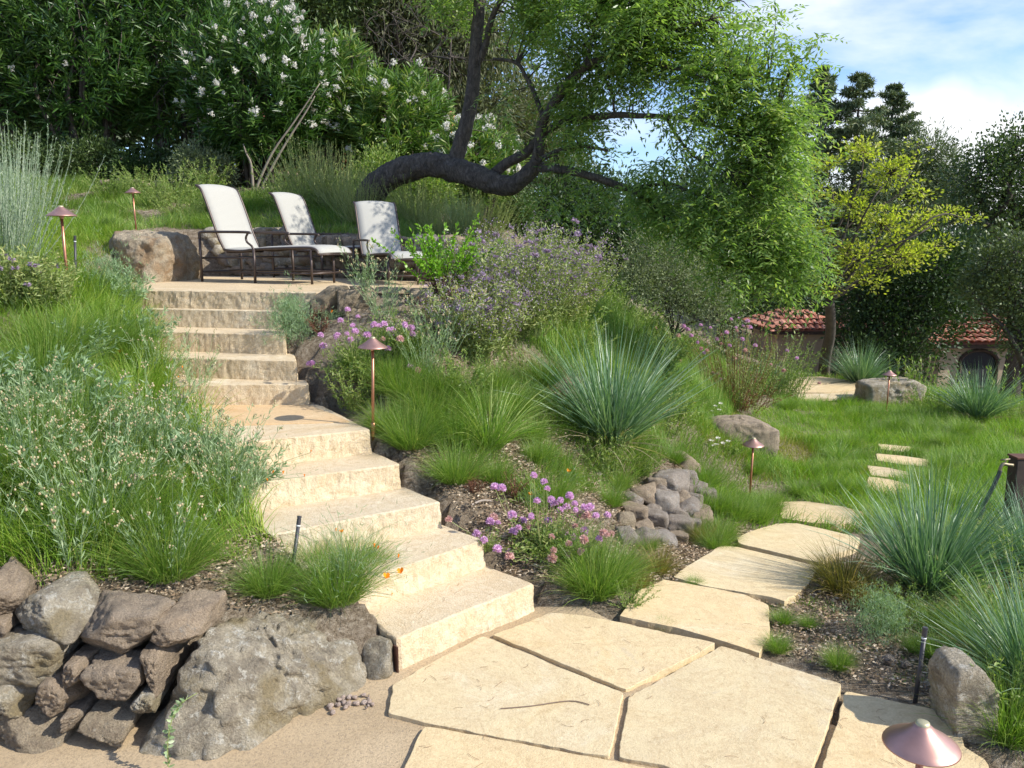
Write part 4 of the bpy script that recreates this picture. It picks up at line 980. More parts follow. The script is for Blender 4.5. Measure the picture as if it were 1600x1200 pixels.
# ---- the leaning tree with pinnate leaves
def PP(*q): return np.array([[*at(a, b, Y), r * Y / 1300] for a, b, Y, r in q])
limbs = {
 'trunk': PP((560, 365, 9.75, 26), (566, 335, 9.75, 24), (583, 300, 9.65, 23), (612, 274, 9.55, 22), (650, 260, 9.4, 21), (690, 258, 9.25, 20), (725, 268, 9.1, 20), (762, 282, 8.95, 19), (798, 290, 8.8, 16), (830, 266, 8.7, 13), (842, 250, 8.65, 11)),
 'branch': [
  PP((706, 268, 9.2, 15), (716, 235, 9.2, 13), (728, 195, 9.2, 12), (738, 150, 9.2, 11), (742, 95, 9.2, 10.5), (747, 30, 9.2, 9.5), (752, -40, 9.2, 8), (750, -120, 9.2, 6)),
  PP((741, 110, 9.2, 6), (757, 75, 9.15, 5.5), (765, 40, 9.1, 5), (778, 8, 9.0, 4), (800, -40, 9, 3)),
  PP((832, 270, 8.7, 10), (842, 235, 8.65, 9.5), (846, 195, 8.6, 9), (862, 168, 8.5, 8.5), (888, 130, 8.4, 8), (915, 104, 8.3, 7), (950, 88, 8.2, 5.5), (985, 74, 8.1, 4), (1040, 52, 8, 3), (1110, 30, 7.8, 2)),
  PP((850, 185, 8.6, 4.5), (836, 150, 8.7, 4), (822, 120, 8.8, 3.6), (806, 98, 8.9, 3), (770, 92, 9, 2.5)),
  PP((912, 104, 8.3, 4), (920, 85, 8.3, 3.5), (925, 62, 8.3, 3), (935, 20, 8.2, 2)),
  PP((925, 98, 8.3, 3.5), (945, 125, 8.3, 3), (957, 150, 8.2, 2.5), (960, 185, 8.1, 1.5)),
  PP((762, 278, 8.95, 9), (790, 256, 8.9, 8.5), (820, 240, 8.8, 8), (845, 215, 8.7, 6.5), (875, 192, 8.5, 6), (920, 183, 8.3, 5.5), (970, 180, 8.1, 5), (1030, 182, 7.9, 4), (1090, 190, 7.8, 3), (1150, 210, 7.7, 2)),
  PP((838, 262, 8.7, 8), (870, 264, 8.5, 7), (910, 272, 8.3, 6.5), (955, 285, 8.2, 6), (990, 298, 8.1, 5.5), (1020, 322, 8, 5), (1055, 352, 7.9, 4.5), (1085, 385, 7.8, 3.5), (1120, 410, 7.7, 2.5), (1170, 425, 7.6, 1.5)),
  PP((985, 297, 8.1, 4), (1020, 290, 8, 3), (1055, 290, 7.9, 2.5), (1100, 310, 7.8, 1.8)),
  PP((842, 250, 8.65, 5), (868, 238, 8.5, 4), (905, 228, 8.3, 3), (950, 235, 8.2, 2)),
  PP((1040, 184, 7.9, 3), (1060, 215, 7.9, 2.5), (1085, 245, 7.8, 2), (1130, 270, 7.7, 1.5)),
  PP((960, 84, 8.2, 3.5), (1010, 95, 8, 3), (1070, 110, 7.8, 2.5), (1150, 115, 7.7, 2), (1230, 125, 7.6, 1.2)),
  PP((1040, 54, 8, 3), (1070, 10, 7.9, 2.5), (1100, -40, 7.8, 2)),
 ]}
base = gbase(560, 9.75)
root = empty('leaning_tree', base, 0, 1, 'leaning tree with a dark twisting trunk and wide crown of feathery green leaves', 'tree')
mb = MB(); P = smooth_path(limbs['trunk'], 14); P[:, :3] -= base
P[:, :3] += 0.012 * np.column_stack([fbm(P[:, :3] * 3 + q, 2, q) for q in (1, 2, 3)])
tube(mb, P[:, :3], P[:, 3] * .88, 36, rough=.14)
rock(mb, at(800, 292, 8.82) - base, (.22, .22, .2), 3, 9, amp=.1)
rock(mb, at(704, 268, 9.2) - base, (.22, .24, .24), 3, 10, amp=.1)
trk = mb.build('trunk', G_['bark'], root, True)
nodes = []
mb = MB()
for b in limbs['branch']:
    P = smooth_path(b, 9); P[:, :3] -= base; nodes.append(P[len(P) // 3:]); P[:, :3] += 0.01 * np.column_stack([fbm(P[:, :3] * 5 + q, 2, q) for q in (1, 2, 3)]); tube(mb, P[:, :3], P[:, 3] * .9, 16, rough=.12)
nodes = np.concatenate(nodes)[:, :3]
crown = bl((1090, 40, 7.9, 120), (960, 20, 8.2, 90), (1160, 70, 7.7, 60), (1110, 160, 7.8, 95), (1180, 190, 7.7, 60), (1175, 280, 7.6, 80), (1110, 340, 7.7, 75), (1190, 370, 7.5, 75), (1245, 385, 7.5, 58), (1272, 425, 7.5, 32), (1150, 415, 7.6, 50),
           (1200, 420, 7.5, 40), (1020, 290, 8.1, 50), (940, 300, 8.3, 32), (870, 300, 8.6, 30), (1245, 110, 7.6, 38), (1290, 130, 7.5, 28), (1230, 170, 7.6, 35), (1215, 240, 7.6, 40), (830, 25, 8.9, 70), (870, 110, 8.7, 40), (900, 180, 8.5, 30), (905, 235, 8.4, 30),
           (790, 150, 9.0, 35), (1040, 240, 8.0, 40), (1000, -30, 8.2, 70), (1120, -30, 7.9, 60), (860, -30, 8.8, 60), (1060, 120, 7.6, 60), (720, -20, 9.2, 50), (1000, 60, 8.2, 60), (830, 200, 8.8, 30), (960, 110, 8.3, 38), (930, 210, 8.3, 38), (1000, 215, 8.1, 42), (900, 140, 8.5, 30), (960, 250, 8.2, 38), (1010, 130, 8.0, 40), (1040, 320, 8.0, 40), (880, 60, 8.5, 45))
crown = [(c - base, np.array([r[0], r[1] * 1.15, r[2]])) for c, r in crown]
cen, od, kk_ = blob_clumps(crown, 2050, .7); kp_ = fbm(cen * 1.9 + 3, 2, 5) > -.10; cen, od = cen[kp_], od[kp_]
tw = R.choice(len(cen), 520, False)
for q in tw:
    dd = np.linalg.norm(nodes - cen[q], axis=1); a = nodes[np.argmin(dd)]
    if dd.min() > 1.6: continue
    P = limb_path(a, cen[q], .1, .07, 3); tube(mb, P, np.linspace(.009, .0025, len(P)), 4)
mb.build('limbs', G_['bark'], root, True)
def pinnate(mb, pos, d, L_, m=6, lw=.0205, ll=.066):
    n = len(pos); ts = np.repeat(np.linspace(.15, 1, m), 2)[None, :]; sg = np.tile([1, -1], m)[None, :]
    hz = unit(np.cross(d, np.array([0, 0, 1.0])) + R.normal(0, .25, (n, 3)))
    P = pos[:, None, :] + d[:, None, :] * (L_[:, None] * ts)[..., None] + np.array([0, 0, -1.0]) * (L_[:, None] * .38 * ts ** 2)[..., None]
    dl = unit(hz[:, None, :] * sg[..., None] * .85 + d[:, None, :] * .55 + np.array([0, 0, -.35]) + R.normal(0, .16, (n, 2 * m, 3)))
    N_ = P.reshape(-1, 3)
    leaves(mb, N_, dl.reshape(-1, 3), ll * R.uniform(.7, 1.15, len(N_)), lw * R.uniform(.8, 1.2, len(N_)), False, nrm=np.array([0, 0, 1.0]) * 1.4)
per = 6; C0 = np.repeat(cen, per, 0); n = len(C0)
d = unit(R.normal(0, 1, (n, 3)) * [1, 1, .5] + np.repeat(od, per, 0) * .4 + np.array([0, 0, -.15])); pos = C0 + R.normal(0, .085, (n, 3))
mb = MB(); pinnate(mb, pos, d, R.uniform(.16, .29, n)); mb.build('crown', G_['main'], root)

# bare twiggy tree left of the dark limb
b0 = gbase(690, 13.5); root = empty('bare_tree', b0, 0, 1, 'bare twiggy grey tree behind the leaning tree', 'tree'); mb = MB(); q = lambda a, b, Y=13: at(a, b, Y) - b0
tube(mb, smooth_path([(0, 0, -.2), q(692, 250, 13.3), q(700, 150), q(705, 60)], 5), np.linspace(.035, .010, 16), 7)
for path in [((703, 92), (670, 88), (640, 96), (600, 62), (570, 40)), ((700, 120), (680, 108), (655, 105), (630, 92), (608, 100), (575, 96)), ((670, 88), (690, 60), (660, 40), (640, 10)), ((704, 88), (715, 90), (740, 95), (790, 92)), ((655, 105), (640, 120), (610, 115), (585, 130)),
             ((640, 96), (650, 70), (625, 45), (612, 20)), ((700, 140), (680, 150), (650, 145), (630, 160))]:
    P = smooth_path([q(a, b, 12.8 + R.uniform(-.4, .4)) for a, b in path], 4); tube(mb, P, np.linspace(.013, .004, len(P)), 5)
    for _ in range(16):
        a = P[R.integers(2, len(P))]; e = a + np.array([R.normal(0, .25), R.normal(0, .2), R.normal(-.02, .25)]); PP2 = limb_path(a, e, .0, .12, 3); tube(mb, PP2, np.linspace(.006, .002, len(PP2)), 4)
mb.build('trunk', G_['bark2'], root, True)

tree('drooping_tree', 'tall grey green drooping tree behind the bare twiggy tree', 'tree', gbase(640, 19), bl((570, 20, 19, 55), (640, 50, 19, 70), (700, 110, 19, 60), (630, -40, 19, 90), (720, 20, 19, 70), (590, 110, 19, 40), (760, 80, 19, 50), (680, 180, 19, 45), (760, 180, 19, 45)), G_['cypress'], G_['bark2'], 520, 60, .38, .18, .035, .28, .5, up=-.8, outw=.2, n_tw=60, flat=1.6)
tree('olive_tree', 'soft grey green tree rising behind the tall oleanders', 'tree', gbase(490, 18), bl((480, 10, 18, 60), (430, -30, 18, 70), (530, -30, 18, 60), (520, 50, 18, 35)), G_['oak'], G_['bark2'], 320, 70, .4, .12, .04, .2)
tree('cypress_tree', 'brownish green fine leaved tree seen under the leaning crown', 'tree', gbase(790, 20), bl((800, 200, 20, 45), (850, 230, 20, 40), (780, 240, 20, 40), (880, 270, 20, 35), (820, 160, 20, 35)), G_['cypress'], G_['bark2'], 260, 60, .35, .13, .03, .2, n_tw=50)
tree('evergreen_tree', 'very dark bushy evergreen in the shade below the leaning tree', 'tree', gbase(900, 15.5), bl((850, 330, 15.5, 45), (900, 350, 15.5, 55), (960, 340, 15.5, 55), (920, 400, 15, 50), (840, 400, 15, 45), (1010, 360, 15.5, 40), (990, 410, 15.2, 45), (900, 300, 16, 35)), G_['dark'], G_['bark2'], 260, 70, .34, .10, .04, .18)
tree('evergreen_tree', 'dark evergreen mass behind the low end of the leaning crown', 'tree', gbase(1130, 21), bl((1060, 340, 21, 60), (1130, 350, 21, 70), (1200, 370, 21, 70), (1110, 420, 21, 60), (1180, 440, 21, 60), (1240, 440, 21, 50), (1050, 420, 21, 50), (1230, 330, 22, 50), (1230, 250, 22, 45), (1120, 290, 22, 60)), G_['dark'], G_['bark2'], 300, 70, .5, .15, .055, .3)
b_ob = gbase(1050, 11.5)
tree('olive_bush', 'silvery grey olive bush at the crest of the slope', 'shrub', b_ob, bl((1010, 400, 11.5, 34), (1050, 390, 11.5, 42), (1095, 410, 11.5, 38), (1050, 440, 11.3, 45), (1000, 440, 11.3, 38), (1110, 450, 11.3, 40), (1060, 480, 11.3, 40), (1120, 490, 11.3, 36)), G_['olive'], G_['bark2'], 330, 60, .17, .05, .013, .03, .35)
# yellow green tree
tb = gbase(1293, 16.4)
tree('yellow_green_tree', 'yellow green maple like tree with light airy layers of leaves', 'tree', tb, bl((1330, 320, 15, 34), (1395, 270, 15, 36), (1290, 255, 15, 26), (1380, 350, 15, 42), (1440, 345, 15, 26), (1510, 343, 15, 15), (1335, 400, 15, 40), (1410, 400, 15, 36), (1265, 300, 15, 30), (1460, 385, 15, 24), (1350, 235, 15, 26), (1480, 330, 15, 14), (1440, 300, 15, 20), (1300, 440, 15, 30), (1360, 440, 15, 30), (1435, 225, 15, 9), (1270, 360, 15, 30), sq=.7),
     G_['yellow'], G_['bark2'], 330, 22, .19, .068, .040, .12, .55, flat=.32, n_tw=220, lean=at(1296, 470, 15))
# conifers behind
def conifer(label, px, top, Y, bot, wpx, seed, dens=1.0):
    tp = at(px, top, Y); b = gbase(px, Y); b = np.array([tp[0], Y, b[2]]); h = tp[2] - b[2]; root = empty('conifer', b, 0, 1, label, 'tree', 'conifers behind the yellow green tree')
    mb = MB(); tube(mb, [(0, 0, -.2), (0, 0, h * .5), (0, 0, h)], [h * .02, h * .012, .01], 7); mb.build('trunk', G_['bark2'], root, True)
    mb = MB(); g = np.random.default_rng(seed); wr = wpx * Y / 1300; zb = at(px, bot, Y)[2] - b[2]; z = h - .15; bra = []
    while z > zb:
        f = (h - z) / (h - zb); r = wr * (f ** .75) * g.uniform(.6, 1.15) + .06
        for _ in range(int(4 + 4 * f * dens)):
            a = g.uniform(0, 2 * PI); e = np.array([math.cos(a) * r * g.uniform(.6, 1.15), math.sin(a) * r, z + r * g.uniform(-.12, .3)]); P = limb_path((0, 0, z), e, -.08, .04, 4); tube(mb, P, np.linspace(.03, .008, len(P)), 4); bra.append(P)
        z -= .27 + .12 * f
    mb.build('limbs', G_['bark2'], root)
    P = np.concatenate([p[len(p) // 4:] for p in bra]); P = np.repeat(P, 20, 0); fj = np.clip((h - P[:, 2:3]) / 1.8, .25, 1); P = P + R.normal(0, .13, P.shape) * [1, 1, .3] * fj - [0, 0, .05]
    mb = MB(); d = unit(P * [1, 1, 0] * .3 + R.normal(0, .6, P.shape)); leaves(mb, P, d, .20 * R.uniform(.6, 1.2, len(P)), .045, False); mb.build('crown', G_['conifer'], root)
conifer('narrow dark conifer with its tip beside the leaning crown', 1286, 100, 31, 420, 120, 3)
conifer('taller open conifer behind the yellow green tree', 1345, 112, 30, 420, 130, 4)
conifer('open topped conifer leaning right behind the yellow green tree', 1398, 128, 32, 420, 110, 6, .8)
tree('pine_tree', 'rounded pine on the skyline between the conifers and the oak', 'tree', gbase(1450, 31), bl((1455, 235, 31, 24), (1480, 260, 31, 26), (1430, 270, 31, 30), (1465, 300, 31, 36), (1500, 320, 31, 35), (1420, 330, 31, 40)), G_['conifer'], G_['bark2'], 300, 60, .38, .18, .04, .25)
tree('oak_tree', 'dark oak against the sky at the right edge', 'tree', gbase(1590, 21), bl((1590, 225, 21, 38), (1540, 250, 21, 34), (1520, 280, 21, 34), (1570, 290, 21, 45), (1620, 260, 21, 50), (1510, 330, 21, 36), (1590, 350, 21, 50), (1540, 340, 21, 36), (1640, 330, 21, 50)), G_['oak'], G_['bark2'], 240, 60, .36, .10, .055, .3)
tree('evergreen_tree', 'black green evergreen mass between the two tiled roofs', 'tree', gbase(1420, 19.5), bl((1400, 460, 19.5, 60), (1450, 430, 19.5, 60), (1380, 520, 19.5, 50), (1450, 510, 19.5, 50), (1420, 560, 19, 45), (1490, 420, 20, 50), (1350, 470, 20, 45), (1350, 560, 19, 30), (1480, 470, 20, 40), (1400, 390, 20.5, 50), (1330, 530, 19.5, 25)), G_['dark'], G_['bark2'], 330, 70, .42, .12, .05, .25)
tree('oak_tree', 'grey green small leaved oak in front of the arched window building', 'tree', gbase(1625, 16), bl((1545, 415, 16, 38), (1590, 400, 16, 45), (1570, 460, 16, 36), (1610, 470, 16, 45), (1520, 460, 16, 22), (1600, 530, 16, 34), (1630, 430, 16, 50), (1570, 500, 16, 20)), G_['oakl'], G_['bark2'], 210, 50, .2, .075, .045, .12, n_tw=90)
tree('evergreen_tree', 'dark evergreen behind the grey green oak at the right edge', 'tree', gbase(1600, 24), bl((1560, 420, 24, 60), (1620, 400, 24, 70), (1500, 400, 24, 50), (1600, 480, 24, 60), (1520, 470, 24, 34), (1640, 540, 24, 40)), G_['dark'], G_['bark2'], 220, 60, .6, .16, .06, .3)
for k, (px, top, Y, w, lab) in enumerate([(720, 250, 34, 110, 'far dark tree behind the leaning trunk'), (900, 270, 38, 110, 'far dark tree beyond the shaded evergreen'), (1060, 290, 36, 110, 'far dark tree behind the middle of the leaning crown'), (1230, 380, 38, 90, 'far dark tree behind the small tiled roof'), (1350, 330, 40, 100, 'far dark tree behind the conifers'),
                                          (1500, 330, 38, 110, 'far dark tree behind the pine'), (1650, 330, 38, 110, 'far dark tree beyond the right edge oak')]):
    tree('broadleaf_tree', lab, 'tree', gbase(px, Y), bl((px, top + w * .6, Y, w * .6), (px - w * .5, top + w, Y, w * .6), (px + w * .5, top + w, Y, w * .6), (px - w * .3, top + w * 1.7, Y, w * .7), (px + w * .35, top + w * 1.7, Y, w * .7)), G_['dark'], G_['bark2'], 150, 60, 1.0, .30, .13, .4, n_tw=20, group='far trees beyond the garden')

# ---- oleanders
def shoots(mb, tips, dirs, nl, Ln, Wd, span=.16):
    n = len(tips); C0 = np.repeat(tips, nl, 0); D0 = np.repeat(dirs, nl, 0); tt = np.tile(np.linspace(0, 1, nl), n)[:, None]
    pos = C0 - D0 * tt * span; sd = rdir(n * nl); sd = unit(sd - D0 * (sd * D0).sum(1, keepdims=True))
    d = unit(sd * (.45 + .75 * tt) + D0 * .75 + R.normal(0, .1, pos.shape))
    leaves(mb, pos, d, Ln * R.uniform(.7, 1.15, n * nl), Wd, True, droop=.12)
def white_cluster():
    mb = MB(); n = 26; c = rdir(n) * R.uniform(.02, .07, n)[:, None]
    for k in range(5):
        a = k * 2 * PI / 5; leaves(mb, c, np.column_stack([math.cos(a) * np.ones(n), math.sin(a) * np.ones(n), R.normal(.1, .3, n)]) + R.normal(0, .2, (n, 3)), .024, .018, False)
    return mb.mesh('flower_cluster', G_['white'])
wc_mesh = [white_cluster() for _ in range(3)]
def oleander(label, px, Y, top, wpx, dep, nsh, nfl, mat, seed, side=None, low=.25, n=14):
    b = gbase(px, Y); tp = at(px, top, Y); h = tp[2] - b[2]; w = wpx * Y / 1300; root = empty('oleander', b, 0, 1, label, 'shrub', 'oleanders along the back of the garden')
    g = R; st = MB(); d = rdir(nsh, -.95, 1); rad = g.uniform(.25, 1, nsh) ** .5
    tips = np.array([0, 0, h * .56]) + d * np.array([w, dep, h * .46]) * rad[:, None]; tips[:, 2] = np.maximum(tips[:, 2], h * low * g.uniform(.6, 1.3, nsh))
    tips += .12 * np.column_stack([fbm(tips * 1.2 + q, 2, seed + q) for q in (1, 2, 3)]) * h * .5
    dirs = unit(unit(tips - [0, 0, h * .3]) + np.array([0, 0, .5]) + g.normal(0, .3, tips.shape))
    for k in range(n):
        a = g.uniform(0, 2 * PI); r0 = g.uniform(.05, .3); e = np.array([math.cos(a) * w * g.uniform(.2, .8), math.sin(a) * dep * .6, h * g.uniform(.55, .9)]); P = limb_path((math.cos(a) * r0, math.sin(a) * r0, -.1), e, .1, .03, 5); tube(st, P, np.linspace(.032, .010, len(P)), 6)
        for _ in range(6):
            s0 = P[g.integers(5, len(P))]; PQ = limb_path(s0, tips[np.argmin(np.linalg.norm(tips - (s0 + g.normal(0, .5, 3)), axis=1))], .05, .05, 3); tube(st, PQ, np.linspace(.009, .004, len(PQ)), 4)
    st.build('stems', G_['bark2'], root, True)
    mb = MB(); shoots(mb, tips, dirs, 13, .17, .025, .22); mb.build('foliage', mat, root)
    fr = np.where((d[:, 1] < .1) & (rad > .75) & (tips[:, 2] > h * .3))[0]
    if side is not None: fr = fr[(tips[fr, 0] * side) > -.1 * w]
    for q in fr[R.permutation(len(fr))[:nfl]]: part('flower_cluster', wc_mesh[R.integers(0, 3)], root, tips[q] + dirs[q] * .06, (R.uniform(0, 6), R.uniform(0, 6), 0), R.uniform(.45, .95))
oleander('tall oleander filling the upper left corner, white flowers at its top', 10, 12.4, -150, 160, 1.2, 1250, 22, G_['olean'], 1, low=.08)
oleander('tall dark oleander with a fan of bare stems at its foot', 165, 12.6, -170, 160, 1.2, 1350, 10, G_['olean'], 2, low=.12, n=14)
oleander('tall dark oleander left of the white flowered one', 300, 12.8, -120, 140, 1.1, 1300, 8, G_['olean'], 3, low=.10)
oleander('big oleander covered with white flowers behind the nearest lounger', 425, 12.2, 5, 120, 1.1, 1300, 98, G_['olean'], 4, low=.08)
oleander('bright green oleander behind the middle lounger', 530, 12.9, 50, 90, .9, 800, 14, G_['olean2'], 5, low=.28)
oleander('bright oleander with long arching shoots over the leaning trunk', 630, 12.6, 100, 90, .9, 850, 26, G_['olean2'], 6, low=.08)
oleander('white flowered oleander right of the leaning trunk', 745, 11.8, 190, 75, .8, 560, 60, G_['olean2'], 7, low=.08)
# pale leaning stems in front of the white flowered oleander
mb = MB(); b0 = gbase(405, 11.5)
for a in [((398, 300), (425, 240), (460, 190), (500, 130)), ((405, 300), (440, 235), (478, 175), (492, 150)), ((395, 285), (392, 255), (385, 240), (380, 225))]:
    P = smooth_path([at(x, y, 11.5) - b0 for x, y in a], 4); P[0, 2] -= .3; tube(mb, P, np.linspace(.020, .007, len(P)), 7)
tag(mb.build('shrub_stem', G_['palebark'], None, True, loc=b0), 'pale bare leaning stems in front of the white flowered oleander', 'stem')
# dark low bushes in the shade under the oleanders
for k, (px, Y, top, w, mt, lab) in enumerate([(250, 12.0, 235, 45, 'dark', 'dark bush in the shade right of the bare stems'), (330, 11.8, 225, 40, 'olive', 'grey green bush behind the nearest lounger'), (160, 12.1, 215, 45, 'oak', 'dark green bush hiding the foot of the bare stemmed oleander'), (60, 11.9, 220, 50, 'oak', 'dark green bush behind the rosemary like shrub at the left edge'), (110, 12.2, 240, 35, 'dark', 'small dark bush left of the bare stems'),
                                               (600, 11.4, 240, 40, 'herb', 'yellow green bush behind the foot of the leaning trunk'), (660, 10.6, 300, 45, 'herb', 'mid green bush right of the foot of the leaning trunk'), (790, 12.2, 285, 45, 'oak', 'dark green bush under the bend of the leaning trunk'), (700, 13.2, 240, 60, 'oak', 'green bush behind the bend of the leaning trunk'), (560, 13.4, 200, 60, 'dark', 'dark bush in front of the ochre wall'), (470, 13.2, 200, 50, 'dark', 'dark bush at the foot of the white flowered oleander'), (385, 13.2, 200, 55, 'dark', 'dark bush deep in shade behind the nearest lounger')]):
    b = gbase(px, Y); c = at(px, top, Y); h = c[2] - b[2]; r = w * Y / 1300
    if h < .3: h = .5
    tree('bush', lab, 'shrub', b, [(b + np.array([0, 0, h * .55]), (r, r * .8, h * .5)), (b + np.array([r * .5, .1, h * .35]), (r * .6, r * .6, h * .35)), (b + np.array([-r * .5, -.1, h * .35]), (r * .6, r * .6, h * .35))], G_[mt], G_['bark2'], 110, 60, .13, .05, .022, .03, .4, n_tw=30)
for k, (px, Y, top, lab) in enumerate([(20, 18, -60, 'dark tree behind the ochre building, farthest left'), (180, 18.5, -80, 'dark tree behind the ochre building above the bare stems'), (330, 18, -60, 'dark tree behind the ochre building left of the white flowers'), (500, 20, -70, 'dark tree behind the ochre building right of the white flowers'), (660, 21, -60, 'dark tree behind the drooping grey green tree'), (800, 24, 60, 'dark tree behind the dark limb of the leaning tree')]):
    tree('broadleaf_tree', lab, 'tree', gbase(px, Y), bl((px, top + 60, Y, 70), (px - 60, top + 150, Y, 70), (px + 60, top + 150, Y, 70), (px, top + 230, Y, 80), (px + 70, top + 280, Y, 60), (px - 70, top + 280, Y, 60)), G_['dark'], G_['bark2'], 200, 60, .5, .2, .07, .3, n_tw=20, group='dark trees behind the ochre building')
# ================================================================ low plants
def p_grass(n, L0, L1, W_, lean=(.05, .8), curl=(.2, 1.1), r0=.05, segs=4, seeds=0):
    a = R.uniform(0, 2 * PI, n); r = r0 * np.sqrt(R.uniform(0, 1, n)); az = a + R.normal(0, .5, n)
    f = R.uniform(0, 1, n) ** .8
    mb = MB(); base = np.column_stack([r * np.cos(a), r * np.sin(a), np.full(n, -.01)])
    blades(mb, base, az, lean[0] + (lean[1] - lean[0]) * f, R.uniform(*curl, n), R.uniform(L0, L1, n), W_ * R.uniform(.6, 1.2, n), segs)
    return mb
stone_zones = [p for p in flag_polys]
def proto(name, cat, parts):
    root = empty(name, (0, 0, -50)); root['category'] = cat
    for nm, mb, mt in parts: mb.build(nm, mt, root)
    return root
used = set()
def put(pr, px=None, py=None, s=1.0, label=None, group=None, rz=None, pos=None, cat=None, tilt=(0, 0), dz=0):
    o = pr
    if pr.name in used: o = copy_tree(pr)
    used.add(pr.name)
    p = G(px, py) if pos is None else np.array(pos)
    place(o, p + [0, 0, dz], R.uniform(0, 6.28) if rz is None else rz, s, label, tilt)
    if group: o['group'] = group
    if cat: o['category'] = cat
    return o
# ---- big blue green grass clumps
def leymus(n, L0, L1, W_=.0115):
    mb = p_grass(n, L0, L1, W_, (.03, .95), (.05, .75), .13, 5)
    d = p_grass(n // 9, L0 * .5, L1 * .8, W_ * .8, (.9, 1.5), (.2, .8), .14, 4)
    return mb, d
M['drystraw'] = leaf_mat('dry_straw_blade', (0.22, 0.16, 0.09), (0.46, 0.38, 0.24), None, .3, .6, .3)
ley = []
for k in range(2):
    a, b_ = leymus(760 + 60 * k, .42, 1.0); ley.append(proto('blue_grass_clump', 'grass clump', [('blades', a, G_['blue']), ('dead_blades', b_, M['drystraw'])]))
gl = 'blue green grass clumps'
put(ley[0], 955, 690, .98, 'big blue green grass clump in the middle of the slope', gl)
put(ley[1], 1450, 925, .78, 'big blue green grass clump spilling over the path on the right', gl)
put(ley[1], 1345, 602, 1.0, 'blue green grass clump beside the distant paved landing', gl)
put(ley[0], 1528, 655, .95, 'blue green grass clump in front of the arched window building', gl)
put(ley[0], 1625, 1090, .62, 'dark grass clump cut by the right edge of the photo above the patio boulder', gl)
put(ley[1], 1620, 905, .62, 'grass clump at the right edge in front of the wooden post', gl)
put(ley[1], 1235, 515, .7, 'blue green grass clump half hidden behind the pink flowered bush', gl, pos=gbase(1205, 13.2))
# ---- lighter arching clump
sd = proto('arching_grass_clump', 'grass clump', [('blades', p_grass(420, .25, .58, .0062, (.05, 1.0), (.4, 1.4), .07, 5), G_['sedge'])])
put(sd, 765, 700, 1.0, 'light green arching grass clump left of the big blue green one', 'arching grass clumps')
put(sd, 1310, 720, .55, 'light tuft of arching grass beside the narrow stepping slabs', 'arching grass clumps')
# ---- fescues
fe = [proto('fescue_tuft', 'grass tuft', [('blades', p_grass(1250, .15, .37, .0027, (.02, 1.05), (.1, 1.3), .09, 4), G_['fescue'])]) for _ in range(3)]
br = proto('russet_grass_tuft', 'grass tuft', [('blades', p_grass(620, .14, .30, .0034, (.05, 1.2), (.3, 1.3), .06, 4), G_['brown'])])
gf = 'fine green fescue tufts'
for k, (px, py, s, lab) in enumerate([(640, 700, .95, 'fescue tuft right of the lamp by the landing'), (600, 672, .7, 'fescue tuft behind the stem of the lamp by the landing'), (712, 752, .82, 'round fescue tuft on bare soil below the light arching grass'), (775, 755, .6, 'low fescue tuft right of the round one'), (840, 720, .55, 'upright fescue tuft beside the pale stick'),
      (655, 640, .8, 'fescue tuft upslope of the lamp by the landing'), (700, 690, .8, 'fescue tuft touching the light arching grass'), (930, 925, 1.1, 'large dark fescue tuft between the pink flowers and the path'), (965, 905, .8, 'fescue tuft behind the large dark one by the path'), (905, 880, .8, 'fescue tuft under the pink flowers'), (870, 790, .6, 'fescue tuft behind the pink flowers'),
      (955, 790, .55, 'small fescue tuft left of the low fieldstone wall'), (525, 940, .98, 'large fescue tuft beside the left black riser and the bottom step'), (486, 885, .7, 'fescue tuft around the left black riser'), (420, 925, .7, 'fescue tuft left of the left black riser'), (560, 900, .75, 'fescue tuft leaning over the second step'), (1210, 790, .5, 'fescue tuft left of the farthest large stepping flagstone'), (1120, 860, .55, 'fescue tuft on the path edge below the lamp'), (1130, 845, .6, 'second fescue tuft on the path edge below the lamp'),
      (1012, 858, .4, 'small fescue tuft at the foot of the low fieldstone wall'), (1052, 722, .55, 'fescue tuft growing over the top of the low fieldstone wall'), (968, 765, .5, 'fescue tuft at the left shoulder of the low fieldstone wall'), (1085, 835, .45, 'fescue tuft at the right foot of the low fieldstone wall'),
      (1085, 918, .24, 'tiny tuft between two flagstones, farther up the path'), (1037, 985, .22, 'tiny tuft in the joint below the yellowish flagstone'), (1222, 975, .3, 'small tuft at the corner of the yellowish flagstone'), (1215, 1018, .32, 'small tuft in the joint at the right end of the yellowish flagstone'), (1262, 982, .24, 'small tuft alone on the soil right of the yellowish flagstone'), (1310, 1045, .36, 'low tuft on the soil at the edge of the largest flagstone'), (1468, 1030, .5, 'upright tuft just right of the right black riser'), (1455, 985, .5, 'tuft behind the top of the right black riser'), (1430, 1020, .3, 'small tuft left of the right black riser'),
      (1560, 985, .9, 'dark fescue tuft left of the grass clump cut by the right edge'), (1520, 1010, .75, 'fescue tuft above the patio boulder'), (1575, 1150, .9, 'fescue tuft right of the patio boulder'), (1592, 1060, 1.0, 'tall fescue tuft above the patio boulder at the right edge')]):
    put(fe[k % 3], px, py, s, lab, gf)
gb = 'russet tinted grass tufts'
for px, py, s, lab in [(1028, 895, .75, 'russet tinted grass tuft left of the path'), (1100, 850, .7, 'russet tinted grass tuft in front of the low fieldstone wall'), (1320, 925, 1.3, 'dark russet grass tuft at the foot of the big blue green clump'), (1365, 950, .7, 'russet grass tuft on the soil right of the dark one'), (1290, 900, .6, 'russet grass tuft overlapping the flagstone with the orange stain'), (1000, 920, .5, 'low russet tuft beside the yellowish flagstone')]:
    put(br, px, py, s, lab, gb)

